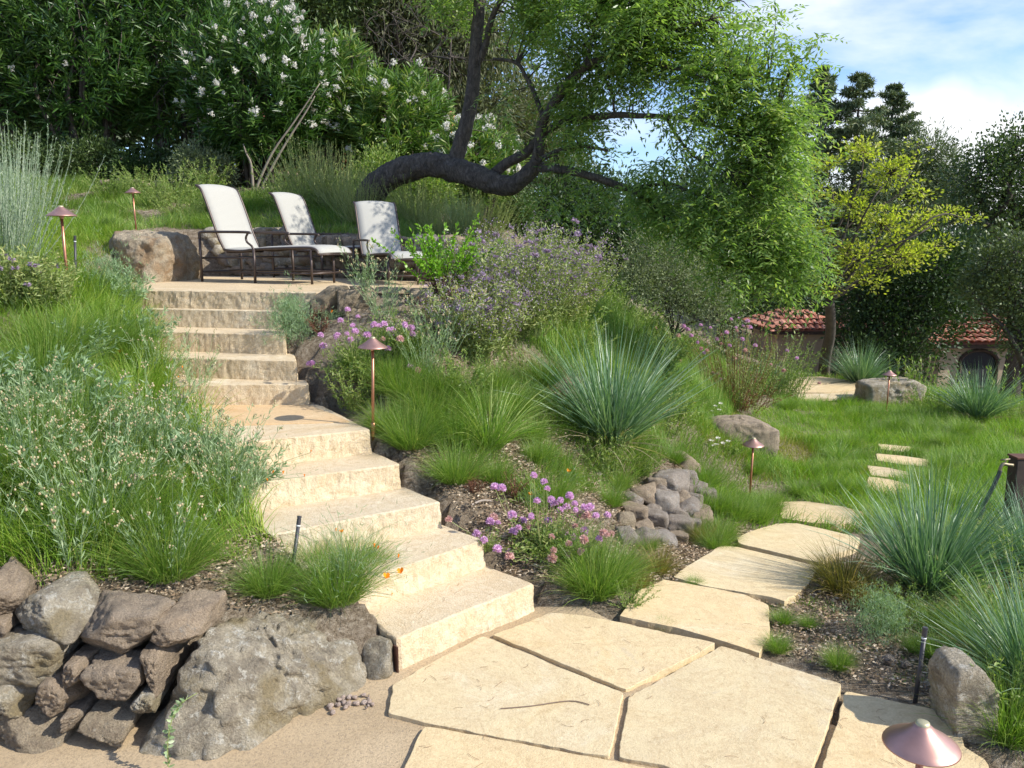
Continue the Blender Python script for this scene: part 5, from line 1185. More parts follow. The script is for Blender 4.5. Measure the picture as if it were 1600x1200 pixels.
# ---- pompom flowers
def pom_mesh(mt, r=.017):
    mb = MB(); n = 120; d = rdir(n, -.5, 1); leaves(mb, d * r * .45, d + R.normal(0, .22, (n, 3)), r * .75, r * .34, False)
    V, Fc = ico(1); mb.add(V * r * .6, Fc); return mb.mesh('flower_head', mt)
poms = [pom_mesh(G_['pink']) for _ in range(2)]; dusts = [pom_mesh(G_['dusty']) for _ in range(2)]
def flower_dome(label, px, py, w, h, heads, pd=.35, s=1.0, nl=2600):
    b = G(px, py); root = empty('pink_flowered_plant', b, 0, 1, label, 'flowering plant', 'pink pompom flowered plants'); st = MB(); lf = MB()
    d = rdir(90, .05, 1); tips = d * np.array([w, w * .8, h * .8]) * R.uniform(.5, 1, 90)[:, None]
    for q in tips:
        P = smooth_path([(0, 0, 0), q * [.45, .45, .6] + R.normal(0, .01, 3), q], 3); tube(st, P, .0016, 3, False)
        k = 30; tt = R.uniform(.25, 1, k)[:, None]; pos = q * tt * [1, 1, 1] + R.normal(0, .018, (k, 3)); leaves(lf, pos, rdir(k, -.2, 1), .026 * R.uniform(.6, 1.2, k), .009, False)
    for (hx, hy, fade) in heads:
        Yh = b[1] + R.uniform(-.22, .12) * (w / .3); p_ = at(hx, hy, Yh) - b
        gz = float(H(b[0] + p_[0], b[1] + p_[1])[0]) - b[2]
        if p_[2] < gz + .03: p_[2] = gz + .04
        part('flower_head', (dusts if fade else poms)[R.integers(0, 2)], root, p_, (R.normal(0, .3), R.normal(0, .3), R.uniform(0, 6)), s * 1.35 * R.uniform(.7, 1.15))
        P = smooth_path([np.array([p_[0] * .3, p_[1] * .3, .02]), p_ * [.75, .75, .55], p_], 3); tube(st, P, .0016, 4, False)
        if R.random() < .6: k = 5; leaves(lf, P[-1] * .7 + P[2] * .3 + R.normal(0, .012, (k, 3)), rdir(k, -.2, 1), .024, .008, False)
    st.build('stems', G_['stem'], root); lf.build('foliage', G_['herb'], root)
H1 = [(834, 743), (850, 753), (855, 764), (773, 761), (784, 763), (830, 829 - 20), (839, 783), (861, 781), (866, 787), (876, 782), (890, 775), (898, 787), (899, 797), (885, 793), (913, 794), (922, 793), (931, 806), (857, 814), (830, 806), (875, 797), (949, 805), (800, 805), (778, 829), (802, 831), (810, 825), (817, 834), (756, 844), (745, 866), (777, 858), (766, 860), (796, 869), (894, 839), (884, 838), (905, 842), (936, 842), (913, 830)]
H2 = [(701, 814 - 2), (899, 822), (907, 806), (918, 806), (862, 839), (827, 850), (865, 860), (863, 872), (888, 860), (889, 868), (908, 862), (912, 843), (922, 850), (916, 850), (949, 836), (955, 834), (943, 833), (889, 850), (771, 821), (796, 870)]
flower_dome('plant with pink and faded pompom flowers spilling beside the lower steps', 850, 862, .33, .22, [(a, b, 0) for a, b in H1] + [(a, b, 1) for a, b in H2], s=.95)
H3 = [(543, 484), (532, 501), (559, 495), (551, 509), (542, 522), (555, 518), (501, 524), (527, 525), (574, 524), (585, 508), (592, 509), (600, 507), (607, 515), (613, 516), (616, 520), (632, 508), (643, 512), (644, 523), (640, 517), (548, 531), (606, 545), (484, 575), (488, 573), (640, 573), (505, 541)]
flower_dome('plant with pink pompom flowers above the lamp by the landing', 560, 600, .34, .36, [(a, b, 0) for a, b in H3] + [(653, 579, 1), (625, 530, 1), (598, 530, 1)], s=.95)
# faded heads among the bush by the lawn
H4 = [(1142, 499), (1161, 509), (1168, 502), (1150, 512), (1095, 508), (1068, 510), (1080, 525), (1120, 530), (1135, 520), (1172, 512), (1155, 498), (1100, 552), (1230, 548), (1245, 560), (1180, 540), (1075, 515), (1110, 512), (1090, 535), (1140, 540), (1160, 530)]
flower_dome('tall loose plant with mauve pink heads at the edge of the lawn', 1150, 640, .55, .7, [(a, b, 0) for a, b in H4] + [(a + R.uniform(-60, 60), b + R.uniform(0, 60), 1) for a, b in H4], s=1.25)

# ---- generic herb or shrub made of stems with leaves
def stemmy(nst, h0, h1, spread, Ln, Wd, nl, lean=(.05, .7), sr=.0022, r0=.08, leafang=.8, curl=(.0, .4), top_only=0.0):
    st = MB(); lf = MB(); tips = []
    for _ in range(nst):
        a = R.uniform(0, 2 * PI); hh = R.uniform(h0, h1); th = R.uniform(*lean); cu = R.uniform(*curl); p = np.array([math.cos(a) * R.uniform(0, r0), math.sin(a) * R.uniform(0, r0), 0.0]); pts = [p]
        for k in range(5):
            tq = th + cu * (k / 5); p = p + hh / 5 * np.array([math.sin(tq) * math.cos(a) * spread, math.sin(tq) * math.sin(a) * spread, math.cos(tq)]); pts.append(p)
        P = smooth_path(pts, 2); tube(st, P, np.linspace(sr, sr * .5, len(P)), 3, False)
        T = unit(np.gradient(P, axis=0)); idx = np.clip((R.uniform(top_only, 1, nl) * (len(P) - 1)).astype(int), 0, len(P) - 1); fr = R.uniform(0, 1, (nl, 1)); j = np.minimum(idx + 1, len(P) - 1)
        pos = P[idx] * (1 - fr) + P[j] * fr; sd_ = rdir(nl); d = unit(sd_ * leafang + T[idx] * .7)
        leaves(lf, pos, d, Ln * R.uniform(.6, 1.2, nl), Wd, False); tips.append((P[-1], T[-1]))
    return st, lf, tips
# everlastings with papery heads
ev = []
for k in range(4):
    st, lf, tips = stemmy(26, .26, .52, 1.0, .040, .0056, 22, (.03, .6), .0021, .10, .55); hd = MB()
    for p_, t_ in tips:
        n = R.integers(2, 6); c = p_ + R.normal(0, .008, (n, 3)) * [1, 1, .9]
        V, Fc = ico(0)
        for q in c: hd.add(V * R.uniform(.003, .0058) * np.array([1, 1, 1.25]) + q, Fc)
    r_ = proto('everlasting_plant', 'plant', [('stems', st, G_['grey']), ('foliage', lf, G_['grey'])]); o = hd.build('flower_heads', G_['tan'], r_); o['kind'] = 'stuff'; ev.append(r_)
lab_ev = 'grey green everlasting plant with papery tan heads on the bank left of the steps'
def scatter_px(poly, n, rej=None, lift=0):
    xs = [p[0] for p in poly]; ys = [p[1] for p in poly]; o = []
    while len(o) < n:
        a, b = R.uniform(min(xs), max(xs)), R.uniform(min(ys), max(ys))
        if not inpoly(a, b, poly): continue
        p = G(a, b)
        if any(inpoly(p[0], p[1], z) for z in step_polys) or inpoly(p[0], p[1], TERRACE): continue
        if rej and rej(p): continue
        o.append(p)
    return o
def line_ok(p): return True
for p in scatter_px([(-40, 690), (180, 640), (330, 720), (420, 800), (470, 860), (370, 935), (290, 925), (150, 905), (40, 880), (-40, 870)], 25): put(ev[R.integers(0, 4)], s=R.uniform(.65, 1.05), label=lab_ev, group='everlasting plants on the left bank', pos=p)
for px, py, s, lab in [(600, 500, .85, 'grey green everlasting plant under the terrace edge'), (690, 560, 1.0, 'grey green everlasting plant left of the mauve sage bush'), (665, 590, .9, 'pale wiry everlasting plant right of the lamp by the landing'), (570, 470, .9, 'wiry grey stems rising in front of the middle lounger feet'), (250, 590, .8, 'everlasting plant at the left end of the upper steps'), (310, 640, .85, 'everlasting plant leaning over the left of the landing')]:
    put(ev[R.integers(0, 4)], px, py, s, lab, 'everlasting plants elsewhere')
# silvery broad leaved mass (left middle)
sv = []
for k in range(3):
    st, lf, tips = stemmy(34, .16, .34, 1.0, .055, .013, 30, (.05, .95), .002, .10, .7); sv.append(proto('silver_leaved_plant', 'plant', [('stems', st, G_['grey']), ('foliage', lf, G_['feather'])]))
for p in scatter_px([(-40, 560), (60, 540), (180, 580), (260, 640), (330, 740), (200, 800), (-40, 760)], 13): put(sv[R.integers(0, 3)], s=R.uniform(.65, 1.0), label='silvery grey green leafy plant low on the bank left of the steps', group='silver leaved plants on the left bank', pos=p)
for px, py, s, lab in [(200, 480, .9, 'silver leaved plant between the left lamp and the top step'), (225, 540, .8, 'silver leaved plant beside the left end of the upper steps'), (335, 760, .9, 'silver leaved plant overhanging the left end of the fourth step'), (395, 770, .7, 'silver leaved sprig over the left end of the lower steps')]: put(sv[R.integers(0, 3)], px, py, s, lab, 'silver leaved plants elsewhere')
# feathery artemisia
def feather(n, h):
    mb = MB(); c = R.normal(0, 1, (n, 3)) * [h * .28, h * .28, h * .30] + [0, 0, h * .45]; c[:, 2] = np.abs(c[:, 2]); k = 10
    C0 = np.repeat(c, k, 0) + R.normal(0, .012, (n * k, 3)); leaves(mb, C0, unit(R.normal(0, .7, C0.shape) + [0, 0, .9]), .03, .0035, False); return mb
fa = proto('feathery_artemisia', 'plant', [('foliage', feather(420, .30), G_['feather'])])
for px, py, s, lab in [(458, 552, 1.0, 'feathery grey artemisia beside the right end of the upper steps'), (170, 470, 1.1, 'feathery grey artemisia below the left lamp'), (455, 500, .6, 'small feathery artemisia under the right end of the top step'), (1375, 1000, .75, 'feathery green plant on the soil left of the right black riser')]: put(fa, px, py, s, lab, 'feathery artemisias')
# mauve sage
mauve = []
for k in range(2):
    mb = MB(); n = 46; d = rdir(n, -.3, .6); leaves(mb, d * .006, d + R.normal(0, .2, (n, 3)), .026, .009, False); mauve.append(mb.mesh('flower_whorl', G_['mauve']))
def sage(label, pos, w, h, nst, nfl, lean=(0, .75)):
    root = empty('mauve_sage_bush', pos, 0, 1, label, 'flowering shrub', 'mauve flowered sage bushes'); st = MB(); lf = MB(); T_ = []
    for _ in range(nst):
        a = R.uniform(0, 2 * PI); th = lean[1] * R.uniform(0, 1) ** .6; L_ = h * R.uniform(.6, 1.05); p = np.array([math.cos(a), math.sin(a), 0]) * R.uniform(0, w * .35); pts = [p]
        for k in range(5): tq = th * (1 - .3 * k / 5); p = p + L_ / 5 * np.array([math.sin(tq) * math.cos(a), math.sin(tq) * math.sin(a), math.cos(tq)]) + R.normal(0, .012, 3); pts.append(p)
        P = smooth_path(pts, 2); tube(st, P, np.linspace(.003, .0012, len(P)), 3, False); T_.append(P)
        k = 62; tt = R.uniform(.15, .97, k) * (len(P) - 1); i0 = tt.astype(int); f = (tt - i0)[:, None]; q = P[i0] * (1 - f) + P[np.minimum(i0 + 1, len(P) - 1)] * f
        leaves(lf, q + R.normal(0, .016, q.shape), rdir(k, -.1, 1), .040 * R.uniform(.5, 1.2, k), .010, False)
    st.build('stems', G_['salvia'], root); lf.build('foliage', G_['salvia'], root)
    for k in range(nfl):
        P = T_[R.integers(0, nst)]; part('flower_whorl', mauve[k % 2], root, P[-1 - R.integers(0, 4)], (R.normal(0, .3), R.normal(0, .3), R.uniform(0, 6)), R.uniform(.7, 1.3))
    if nfl < 20: return
    fm = MB(); q = np.concatenate([np.repeat(P[-6:], 5, 0) for P in T_]); q = q + R.normal(0, .014, q.shape); leaves(fm, q, rdir(len(q), -.1, 1), .017, .008, False); tag(fm.build('small_flowers', G_['mauve'], root), kind='stuff')
sage('mauve flowered sage bush nearest the light green arching grass', G(745, 560) , .5, .60, 140, 60)
sage('large mauve flowered sage bush in the middle of the slope', onG(.02, 6.35), .65, .88, 210, 98)
sage('mauve flowered sage bush upslope behind the big blue green grass', onG(.35, 7.2), .65, .85, 180, 80)
sage('mauve flowered sage bush at the right end of the terrace', onG(-.30, 7.4), .4, .45, 90, 30)
sage('mauve flowered sage at the left edge of the photo', G(20, 480), .3, .36, 60, 12)
sage('mauve flowered sage below the left lamp', G(70, 480), .25, .30, 45, 7)
# red stemmed bright leaved shrub
st, lf, tips = stemmy(46, .25, .60, 1.0, .034, .017, 44, (.05, .8), .0035, .06, .8, top_only=.45)
rs = proto('red_stemmed_shrub', 'shrub', [('stems', st, G_['darkstem']), ('foliage', lf, G_['bright'])])
put(rs, 700, 480, 1.05, 'bright green shrub with dark red stems at the right end of the terrace', pos=onG(-.52, 6.15)); put(rs, s=.7, label='bright green shrub right of the bare soil behind the red stemmed one', pos=onG(-.30, 6.5))
st, lf, tips = stemmy(40, .15, .36, 1.0, .02, .008, 30, (.05, 1.0), .003, .08, .8)
rb = proto('russet_stem_plant', 'plant', [('stems', st, G_['darkstem']), ('foliage', lf, G_['redstem'])])
for px, py, s, lab in [(715, 500, 1.0, 'russet twiggy plant below the red stemmed shrub'), (500, 520, .6, 'russet plant beside the end of the top step'), (800, 780, .5, 'low russet plant on bare soil behind the pink flowers'), (740, 770, .4, 'small russet plant on bare soil right of the steps')]: put(rb, px, py, s, lab, 'russet plants')
# green herbs
hb = []
for k in range(3):
    st, lf, tips = stemmy(44, .16, .42, 1.0, .035, .009, 34, (.05, .9), .002, .12, .8); hb.append(proto('green_herb', 'plant', [('stems', st, G_['stem']), ('foliage', lf, G_['herb'])]))
HB = [(550, 640, .8, 'leafy green herb behind the lamp by the landing'), (600, 560, .8, 'green herb right of the pink flowers above the lamp'), (640, 560, .7, 'green herb above the fescues by the lamp'), (945, 740, .85, 'yellow green herb at the foot of the big blue green clump'), (1000, 745, .55, 'small green herb left of the stone pile top'), (900, 560, 1.1, 'green herb left of the big blue green clump'),
      (720, 620, .9, 'green herb behind the light arching grass'), (1180, 620, 1.3, 'tall green herb at the lawn edge'), (1060, 560, 1.5, 'tall green herb behind the big blue green clump'), (1210, 600, 1.2, 'leafy herb left of the distant paved landing'), (1130, 560, 1.6, 'tall loose herb on the crest behind the lawn edge'),
      (1440, 640, 1.0, 'green herb right of the far grey boulder'), (1475, 650, .9, 'green herb left of the clump before the arched window building'), (1590, 660, 1.0, 'green herb at the right edge beyond the post'), (1540, 590, 1.2, 'green herb beyond the right hand clump'), (1385, 985, .5, 'small herb on the soil right of the path'), (1410, 960, .5, 'second small herb on the soil right of the path'), (985, 950, .4, 'flat leaved herb at the path edge under the fescues'), (760, 900, .3, 'small herb at the right end of the second step'), (1560, 1120, .8, 'dark herb behind the patio boulder'), (1580, 1010, .9, 'dark herb at the right edge above the patio boulder'), (1600, 960, 1.0, 'dark herb at the right edge below the post')]
for k, (px, py, s) in enumerate([(630, 620, .9), (670, 660, .85), (610, 600, .8), (735, 650, .8), (800, 650, .9), (830, 690, .7), (560, 580, .7), (690, 620, .9), (850, 600, .9), (770, 610, .8)]):
    put(fe[k % 3], px, py, s, 'fescue tuft in the green mass upslope of the lamp by the landing', 'fescues in the middle of the slope')
for k, (px, py, s, lab) in enumerate(HB): put(hb[k % 3], px, py, s, lab, 'green leafy herbs')
for k in range(80):
    x = R.uniform(.3, 3.3); y = R.uniform(6.3, 12.5)
    if x < (y - 6) * .35 - 0: pass
    p = onG(x, y); 
    if p[2] < -.02 or p[2] > 1.35 or inpoly(x, y, TERRACE): continue
    put(hb[k % 3], s=R.uniform(.9, 1.5), label='pale green weedy herb on the crest of the slope behind the big blue green clump', group='herbs on the crest of the slope', pos=p)
# reddish brown flowered bush by the lawn
st, lf, tips = stemmy(130, .5, 1.0, 1.0, .03, .009, 38, (.03, .55), .003, .35, .8)
put(proto('brown_stemmed_bush', 'shrub', [('stems', st, G_['redstem']), ('foliage', lf, G_['salvia'])]), 1150, 634, 1.2, 'bushy plant with brown lower stems at the edge of the lawn')
st, lf, tips = stemmy(70, .2, .5, 1.0, .022, .008, 30, (.05, .9), .003, .3, .8)
put(proto('brown_stemmed_bush', 'shrub', [('stems', st, G_['redstem']), ('foliage', lf, G_['redstem'])]), 1150, 638, 1.3, 'low russet growth under the bushy plant at the edge of the lawn')
st, lf, tips = stemmy(150, .4, .95, 1.0, .032, .010, 40, (.03, .6), .003, .38, .8)
put(proto('loose_green_shrub', 'shrub', [('stems', st, G_['stem']), ('foliage', lf, G_['herb'])]), 1215, 622, 1.1, 'loose yellow green shrub left of the distant paved landing')
# upright leafy stems by the arched window building
st, lf, tips = stemmy(9, .5, .85, 1.0, .07, .02, 44, (.0, .15), .005, .35, .5)
pr = proto('upright_leafy_plant', 'plant', [('stems', st, G_['stem']), ('foliage', lf, G_['herb'])])
for px, Y, s, lab in [(1418, 13.2, .9, 'upright leafy stems behind the far grey boulder'), (1448, 13.4, .95, 'upright leafy stems left of the beige outbuilding'), (1500, 13.0, .7, 'upright leafy stems in front of the beige outbuilding'), (1575, 12.6, .9, 'upright leafy stems right of the clump before the outbuilding')]: put(pr, s=s, label=lab, group='upright leafy plants', pos=gbase(px, Y))
# rosemary like shrub, left edge
def spiky(nst, h, lean, seed, n=70):
    st = MB(); lf = MB()
    for _ in range(nst):
        a = R.uniform(0, 2 * PI); th = R.uniform(*lean); L_ = h * R.uniform(.55, 1.05); p = np.array([math.cos(a), math.sin(a), 0]) * R.uniform(0, .22); pts = [p]
        for k in range(5): tq = th * (1 - .5 * k / 5); p = p + L_ / 5 * np.array([math.sin(tq) * math.cos(a), math.sin(tq) * math.sin(a), math.cos(tq)]) + R.normal(0, .008, 3); pts.append(p)
        P = smooth_path(pts, 2); tube(st, P, np.linspace(.003, .001, len(P)), 3, False)
        tt = R.uniform(.1, 1, n) * (len(P) - 1.01); i0 = tt.astype(int); f = (tt - i0)[:, None]; q = P[i0] * (1 - f) + P[i0 + 1] * f; T = unit(P[i0 + 1] - P[i0])
        leaves(lf, q, unit(rdir(n) * .6 + T), .026 * R.uniform(.6, 1.2, n), .0042, False)
    return st, lf
st, lf = spiky(170, 1.05, (0, .75), 1); rm = proto('rosemary_bush', 'shrub', [('stems', st, G_['rosemary']), ('foliage', lf, G_['rosemary'])])
put(rm, s=1.0, label='tall grey green rosemary like bush at the left edge of the photo', pos=onG(-3.75, 6.2), group='rosemary like bushes'); put(rm, s=.85, label='rosemary like bush partly outside the left edge', pos=onG(-4.15, 6.9), group='rosemary like bushes')
st, lf = spiky(190, .72, (0, 1.0), 2, 46); fs_ = proto('soft_shrub', 'shrub', [('stems', st, G_['stem']), ('foliage', lf, G_['salvia'])])
for x, y, s, lab in [(-2.45, 10.3, 1.15, 'soft feathery green shrub behind the middle lounger'), (-2.0, 10.0, 1.05, 'soft feathery green shrub at the foot of the leaning tree'), (-1.7, 9.4, .8, 'low soft shrub between the middle and the shaded lounger'), (-1.05, 9.5, .8, 'soft shrub behind the shaded lounger'), (-.55, 9.0, .8, 'soft pale green shrub right of the shaded lounger'), (-.35, 9.8, .9, 'soft shrub under the bend of the leaning trunk'), (-.75, 8.7, .6, 'small soft shrub just right of the shaded lounger')]: put(fs_, s=s, label=lab, pos=onG(x, y), group='soft shrubs behind the loungers')
for px, py, s in [(1250, 775, .6), (1300, 770, .65), (1340, 772, .6), (1290, 745, .7), (1330, 700, .7), (1340, 655, .8), (1400, 672, .9), (1440, 680, .9), (1480, 700, .9), (1470, 735, .8), (1460, 760, .8), (1330, 740, .6), (1200, 800, .7), (1150, 810, .7), (1185, 815, .6), (1500, 680, .9), (1370, 680, .7), (1230, 640, .8), (1280, 640, .7), (1180, 740, .5), (1120, 800, .7), (1430, 712, .5), (1345, 718, .5), (1100, 760, .7)]:
    put(fe[int(px) % 3], px, py, s, 'shaggy green grass tuft standing in the lawn around the stepping slabs', 'shaggy tufts in the lawn')
for k in range(22):
    x = R.uniform(-6, -1.2); y = R.uniform(9.6, 11.4)
    put(hb[k % 3], s=R.uniform(.7, 1.3), label='weedy green herb in the grass between the retaining wall and the oleanders', group='clumps in the upper grass', pos=onG(x, y))
for p in scatter_px([(-30, 560), (180, 520), (240, 620), (330, 760), (400, 850), (330, 910), (100, 890), (-30, 860)], 20): put(fe[R.integers(0, 3)], s=R.uniform(.9, 1.35), label='loose bright green fescue tuft among the grey plants on the left bank', group='fescues on the left bank', pos=p)
lv = proto('pale_upright_grass', 'grass clump', [('blades', p_grass(260, .3, .6, .008, (.0, .5), (.0, .3), .1, 3), G_['grey'])]); put(lv, s=1.0, label='pale upright spiky clump right of the shaded lounger', pos=onG(-.55, 9.35))

# ---- poppies
def poppy(mb, c, r, closed):
    for k in range(4):
        a = k * PI / 2 + R.uniform(-.1, .1); t0 = .25 if closed else .75; u = np.array([math.cos(a), math.sin(a), 0]); w = np.array([-math.sin(a), math.cos(a), 0]); rows = []
        for f, wd in ((0, .15), (.4, .62), (.8, .75), (1, .55)):
            rr = r * (f * math.sin(t0) * (1.1)); z = r * f * math.cos(t0) * 1.3
            rows += [c + u * rr - w * wd * r * .6 * (.5 if closed else 1) + [0, 0, z * .96], c + u * rr * 1.15 + [0, 0, z], c + u * rr + w * wd * r * .6 * (.5 if closed else 1) + [0, 0, z * .96]]
        f_ = [[3 * i, 3 * i + 1, 3 * i + 4, 3 * i + 3] for i in range(3)] + [[3 * i + 1, 3 * i + 2, 3 * i + 5, 3 * i + 4] for i in range(3)]; mb.add(rows, np.array(f_))
def poppy_plant(label, base, heads, nl=500, w=.14, h=.2):
    b = np.array(base); root = empty('poppy_plant', b, 0, 1, label, 'poppy', 'orange poppies'); st = MB(); lf = MB()
    for (px, py, Y, op, r) in heads:
        p_ = at(px, py, Y) - b; P = smooth_path([(R.normal(0, .01), R.normal(0, .01), -.02), p_ * [.35, .35, .6] + R.normal(0, .015, 3), p_], 4); tube(st, P, .0011, 4, False); mb = MB(); poppy(mb, np.zeros(3), r, not op); part('poppy_flower', mb.mesh('poppy_flower', G_['orange']), root, p_, (R.normal(0, .3), R.normal(0, .3), R.uniform(0, 6)))
    c = R.normal(0, 1, (nl, 3)) * [w, w, h * .4] + [0, 0, h * .4]; c[:, 2] = np.abs(c[:, 2]); leaves(lf, c, unit(R.normal(0, .7, c.shape) + [0, 0, .7]), .03, .0025, False)
    for _ in range(26):
        e = np.array([R.normal(0, w * 1.3), R.normal(0, w * 1.3), h * R.uniform(.6, 1.3)]); P = smooth_path([(0, 0, 0), e * [.4, .4, .7], e], 3); tube(st, P, .0009, 3, False)
    st.build('stems', G_['grey'], root); lf.build('foliage', G_['feather'], root)
b = np.array([-.72, 3.42, .28])
poppy_plant('poppy plant with two open orange flowers over the lowest steps', b, [(603, 903, 3.2, 1, .018), (627, 895, 3.22, 1, .018), (622, 872, 3.3, 0, .014), (585, 855, 3.35, 0, .013), (590, 858, 3.4, 0, .013), (534, 832, 3.5, 1, .012), (525, 830, 3.5, 0, .012), (612, 930, 3.15, 0, .008)], 700, .12, .24)
b = onG(-1.32, 3.95)
poppy_plant('poppy plant with closed orange buds over the left of the middle steps', b, [(425, 740, 3.85, 0, .014), (442, 741, 3.85, 0, .014), (418, 752, 3.85, 0, .012), (476, 745, 3.9, 0, .011), (486, 707, 3.95, 0, .011)], 500, .13, .22)
poppy_plant('single orange poppy on the bank beyond the pink flowers', G(888, 760), [(888, 738, G(888, 760)[1], 1, .018)], 120, .04, .08)
poppy_plant('orange poppy left of the pink flowers', G(830, 790), [(829, 774, G(830, 790)[1], 1, .016)], 120, .04, .08)
poppy_plant('orange poppy in the grass left of the upper steps', onG(-2.55, 5.2), [(187, 551, 5.15, 1, .022), (285, 575, 5.0, 0, .012), (280, 590, 5.0, 0, .010)], 200, .06, .15)
poppy_plant('small orange poppy above the end of the top step', at(517, 500, 5.9), [(517, 489, 5.9, 0, .018)], 80, .04, .06)
b = onG(-1.35, 3.8); root = empty('violet_flower', b, 0, 1, 'single violet flower at the left end of the fourth step', 'flower'); p_ = at(366, 749, 3.85) - b; mb = MB(); tube(mb, smooth_path([(0, 0, 0), p_ * [.5, .5, .6], p_], 3), .0012, 4, False); mb.build('stem', G_['stem'], root); mb = MB(); poppy(mb, np.zeros(3), .012, False); poppy(mb, np.zeros(3), .008, False); part('flower_head', mb.mesh('flower_head', G_['blueflower']), root, p_)
# white daisies by the lawn boulder
mb = MB(); n = 14
for k in range(10): a = k * 2 * PI / 10; leaves(mb, [(0, 0, 0)], (math.cos(a), math.sin(a), .1), .014, .007, False)
dm = mb.mesh('daisy_head', G_['white'])
def daisies(label, px, py, heads):
    b = G(px, py); root = empty('daisy_plant', b, 0, 1, label, 'daisy', 'white daisies by the lawn boulder'); st, lf, tips = stemmy(24, .06, .18, 1, .03, .008, 24, (.1, 1.0), .0015, .1); 
    for hx, hy in heads: p_ = at(hx, hy, b[1] - .05) - b; tube(st, smooth_path([(p_[0] * .5, 0, 0), p_ * [.8, 1, .6], p_], 3), .0013, 3, False); part('daisy_head', dm, root, p_, (R.normal(.4, .2), 0, 0), 1.9)
    st.build('stems', G_['stem'], root); lf.build('foliage', G_['herb'], root)
daisies('white daisies in front of the lawn boulder', 1135, 712, [(1112, 688), (1122, 684), (1130, 692), (1138, 689), (1115, 696), (1120, 694)])
daisies('white daisies behind the lawn boulder', 1120, 660, [(1118, 634), (1124, 640), (1116, 648), (1122, 652), (1112, 642), (1126, 630)])
# small vine at the foot of the dry wall
b = onz(262, 1200, 0); root = empty('trailing_weed', b, 0, 1, 'slender trailing weed growing up in front of the big boulder', 'weed'); P = smooth_path([at(263, 1198, 2.5), at(262, 1160, 2.5), at(270, 1120, 2.52), at(285, 1098, 2.53), at(308, 1083, 2.55)], 5) - b
mb = MB(); tube(mb, P, .0018, 5); mb.build('stem', G_['stem'], root); mb = MB(); q = np.repeat(P[:-4], 3, 0); leaves(mb, q, rdir(len(q), -.2, .8), .022, .014, True); mb.build('leaves', G_['grey'], root)

# ================================================================ grass as ground cover
def region_pts(poly, n):
    xs = [p[0] for p in poly]; ys = [p[1] for p in poly]; o = np.zeros((0, 2))
    while len(o) < n:
        q = np.column_stack([R.uniform(min(xs), max(xs), n), R.uniform(min(ys), max(ys), n)]); q = q[inpoly(q[:, 0], q[:, 1], poly)]; o = np.concatenate([o, q])
    return o[:n]
def field(label, poly, n, L0, L1, Wd, mat, thr=-.3, cs=2.2, lean=(.1, .9), curl=(.2, 1.2), keep=None, segs=3, flow=None, name='grass', stub=0.25):
    q = region_pts(poly, n); 
    for z in flag_polys + step_polys + [TERRACE]: q = q[~inpoly(q[:, 0], q[:, 1], z)]
    m = ~(inpoly(q[:, 0], q[:, 1], PATIO) & (q[:, 0] < .6)); q = q[m]
    if keep is not None: q = q[keep(q[:, 0], q[:, 1])]
    c = fbm(np.column_stack([q * cs, np.zeros(len(q))]), 3, 21); k = c > thr + R.normal(0, .08, len(q)); q, c = q[k], c[k]
    c2 = fbm(np.column_stack([q * cs * 2.3, np.ones(len(q))]), 2, 33); f = np.clip(stub + (c - thr) * 1.1 + c2 * .5, .2, 1.3)
    z = H(q[:, 0], q[:, 1]); az = fbm(np.column_stack([q * cs * .8, np.full(len(q), 5.)]), 2, 44) * 7 + R.normal(0, 1.0, len(q)) if flow is None else flow + R.normal(0, 1.0, len(q))
    mb = MB(); blades(mb, np.column_stack([q, z - .015]), az, R.uniform(*lean, len(q)), R.uniform(*curl, len(q)), R.uniform(L0, L1, len(q)) * f, Wd * R.uniform(.6, 1.3, len(q)), segs)
    return tag(mb.build(name, mat), label, 'grass', kind='stuff')
lawn = [tuple(G(a, b)[:2]) for a, b in [(1095, 850), (1060, 690), (1120, 640), (1250, 622), (1360, 620)]] + [(7.5, 13), (8.5, 9), (4.5, 5.2), (2.9, 4.9), (2.55, 5.6)] + [tuple(G(a, b)[:2]) for a, b in [(1345, 835), (1150, 825)]]
inlawn = lambda x, y: ~((np.hypot(x - 2.6, (y - 9.2) * .8) < .75) & (fbm(np.column_stack([x * 3, y * 3, x * 0]), 2, 4) > -.05))
field('lush green meadow grass of the lawn around the stepping slabs', lawn, 120000, .08, .21, .0048, G_['lawn'], -.62, 1.7, (.1, .9), (.3, 1.3), keep=inlawn)
dry = leaf_mat('yellowish_lawn_blade', (0.14, 0.20, 0.03), (0.27, 0.31, 0.06), (0.42, 0.30, 0.13), .35, .5, .3)
field('short yellowish grass in the trodden middle of the lawn', [(1.5, 7.6), (2.2, 7.2), (3.6, 8.0), (3.9, 10), (3.0, 11), (1.9, 10.4)], 26000, .03, .085, .005, dry, -.9, 1.7, (.1, .8), (.2, 1))
field('shaggy grass beyond the lawn', [(3, 12.8), (4.5, 13), (9, 12.8), (11, 16), (3, 16)], 16000, .1, .26, .010, G_['lawn'], -.6, 1.2)
bank = [(-1.75, 3.02), (-1.1, 3.45), (-.85, 3.6), (-1.25, 3.85), (-1.55, 4.3), (-2.2, 5.2), (-2.75, 6.1), (-3.2, 6.9), (-4.2, 9), (-6.5, 9), (-5.5, 4), (-4, 2.9)]
field('lush bright grass covering the bank left of the steps', bank, 120000, .13, .34, .0046, G_['grass'], -.45, 2.0, (.1, .9), (.2, 1.2))
field('dense shaded grass on the slope above the retaining wall', [(-4.3, 8.4), (-3.65, 9.35), (-2.45, 9.3), (-1.6, 8.85), (-1.0, 8.4), (-.6, 9.5), (-1.5, 11.2), (-7, 11.6), (-8, 9)], 80000, .08, .26, .0055, G_['fescue'], -.35, 2.4, (.1, .9), (.2, 1.1))
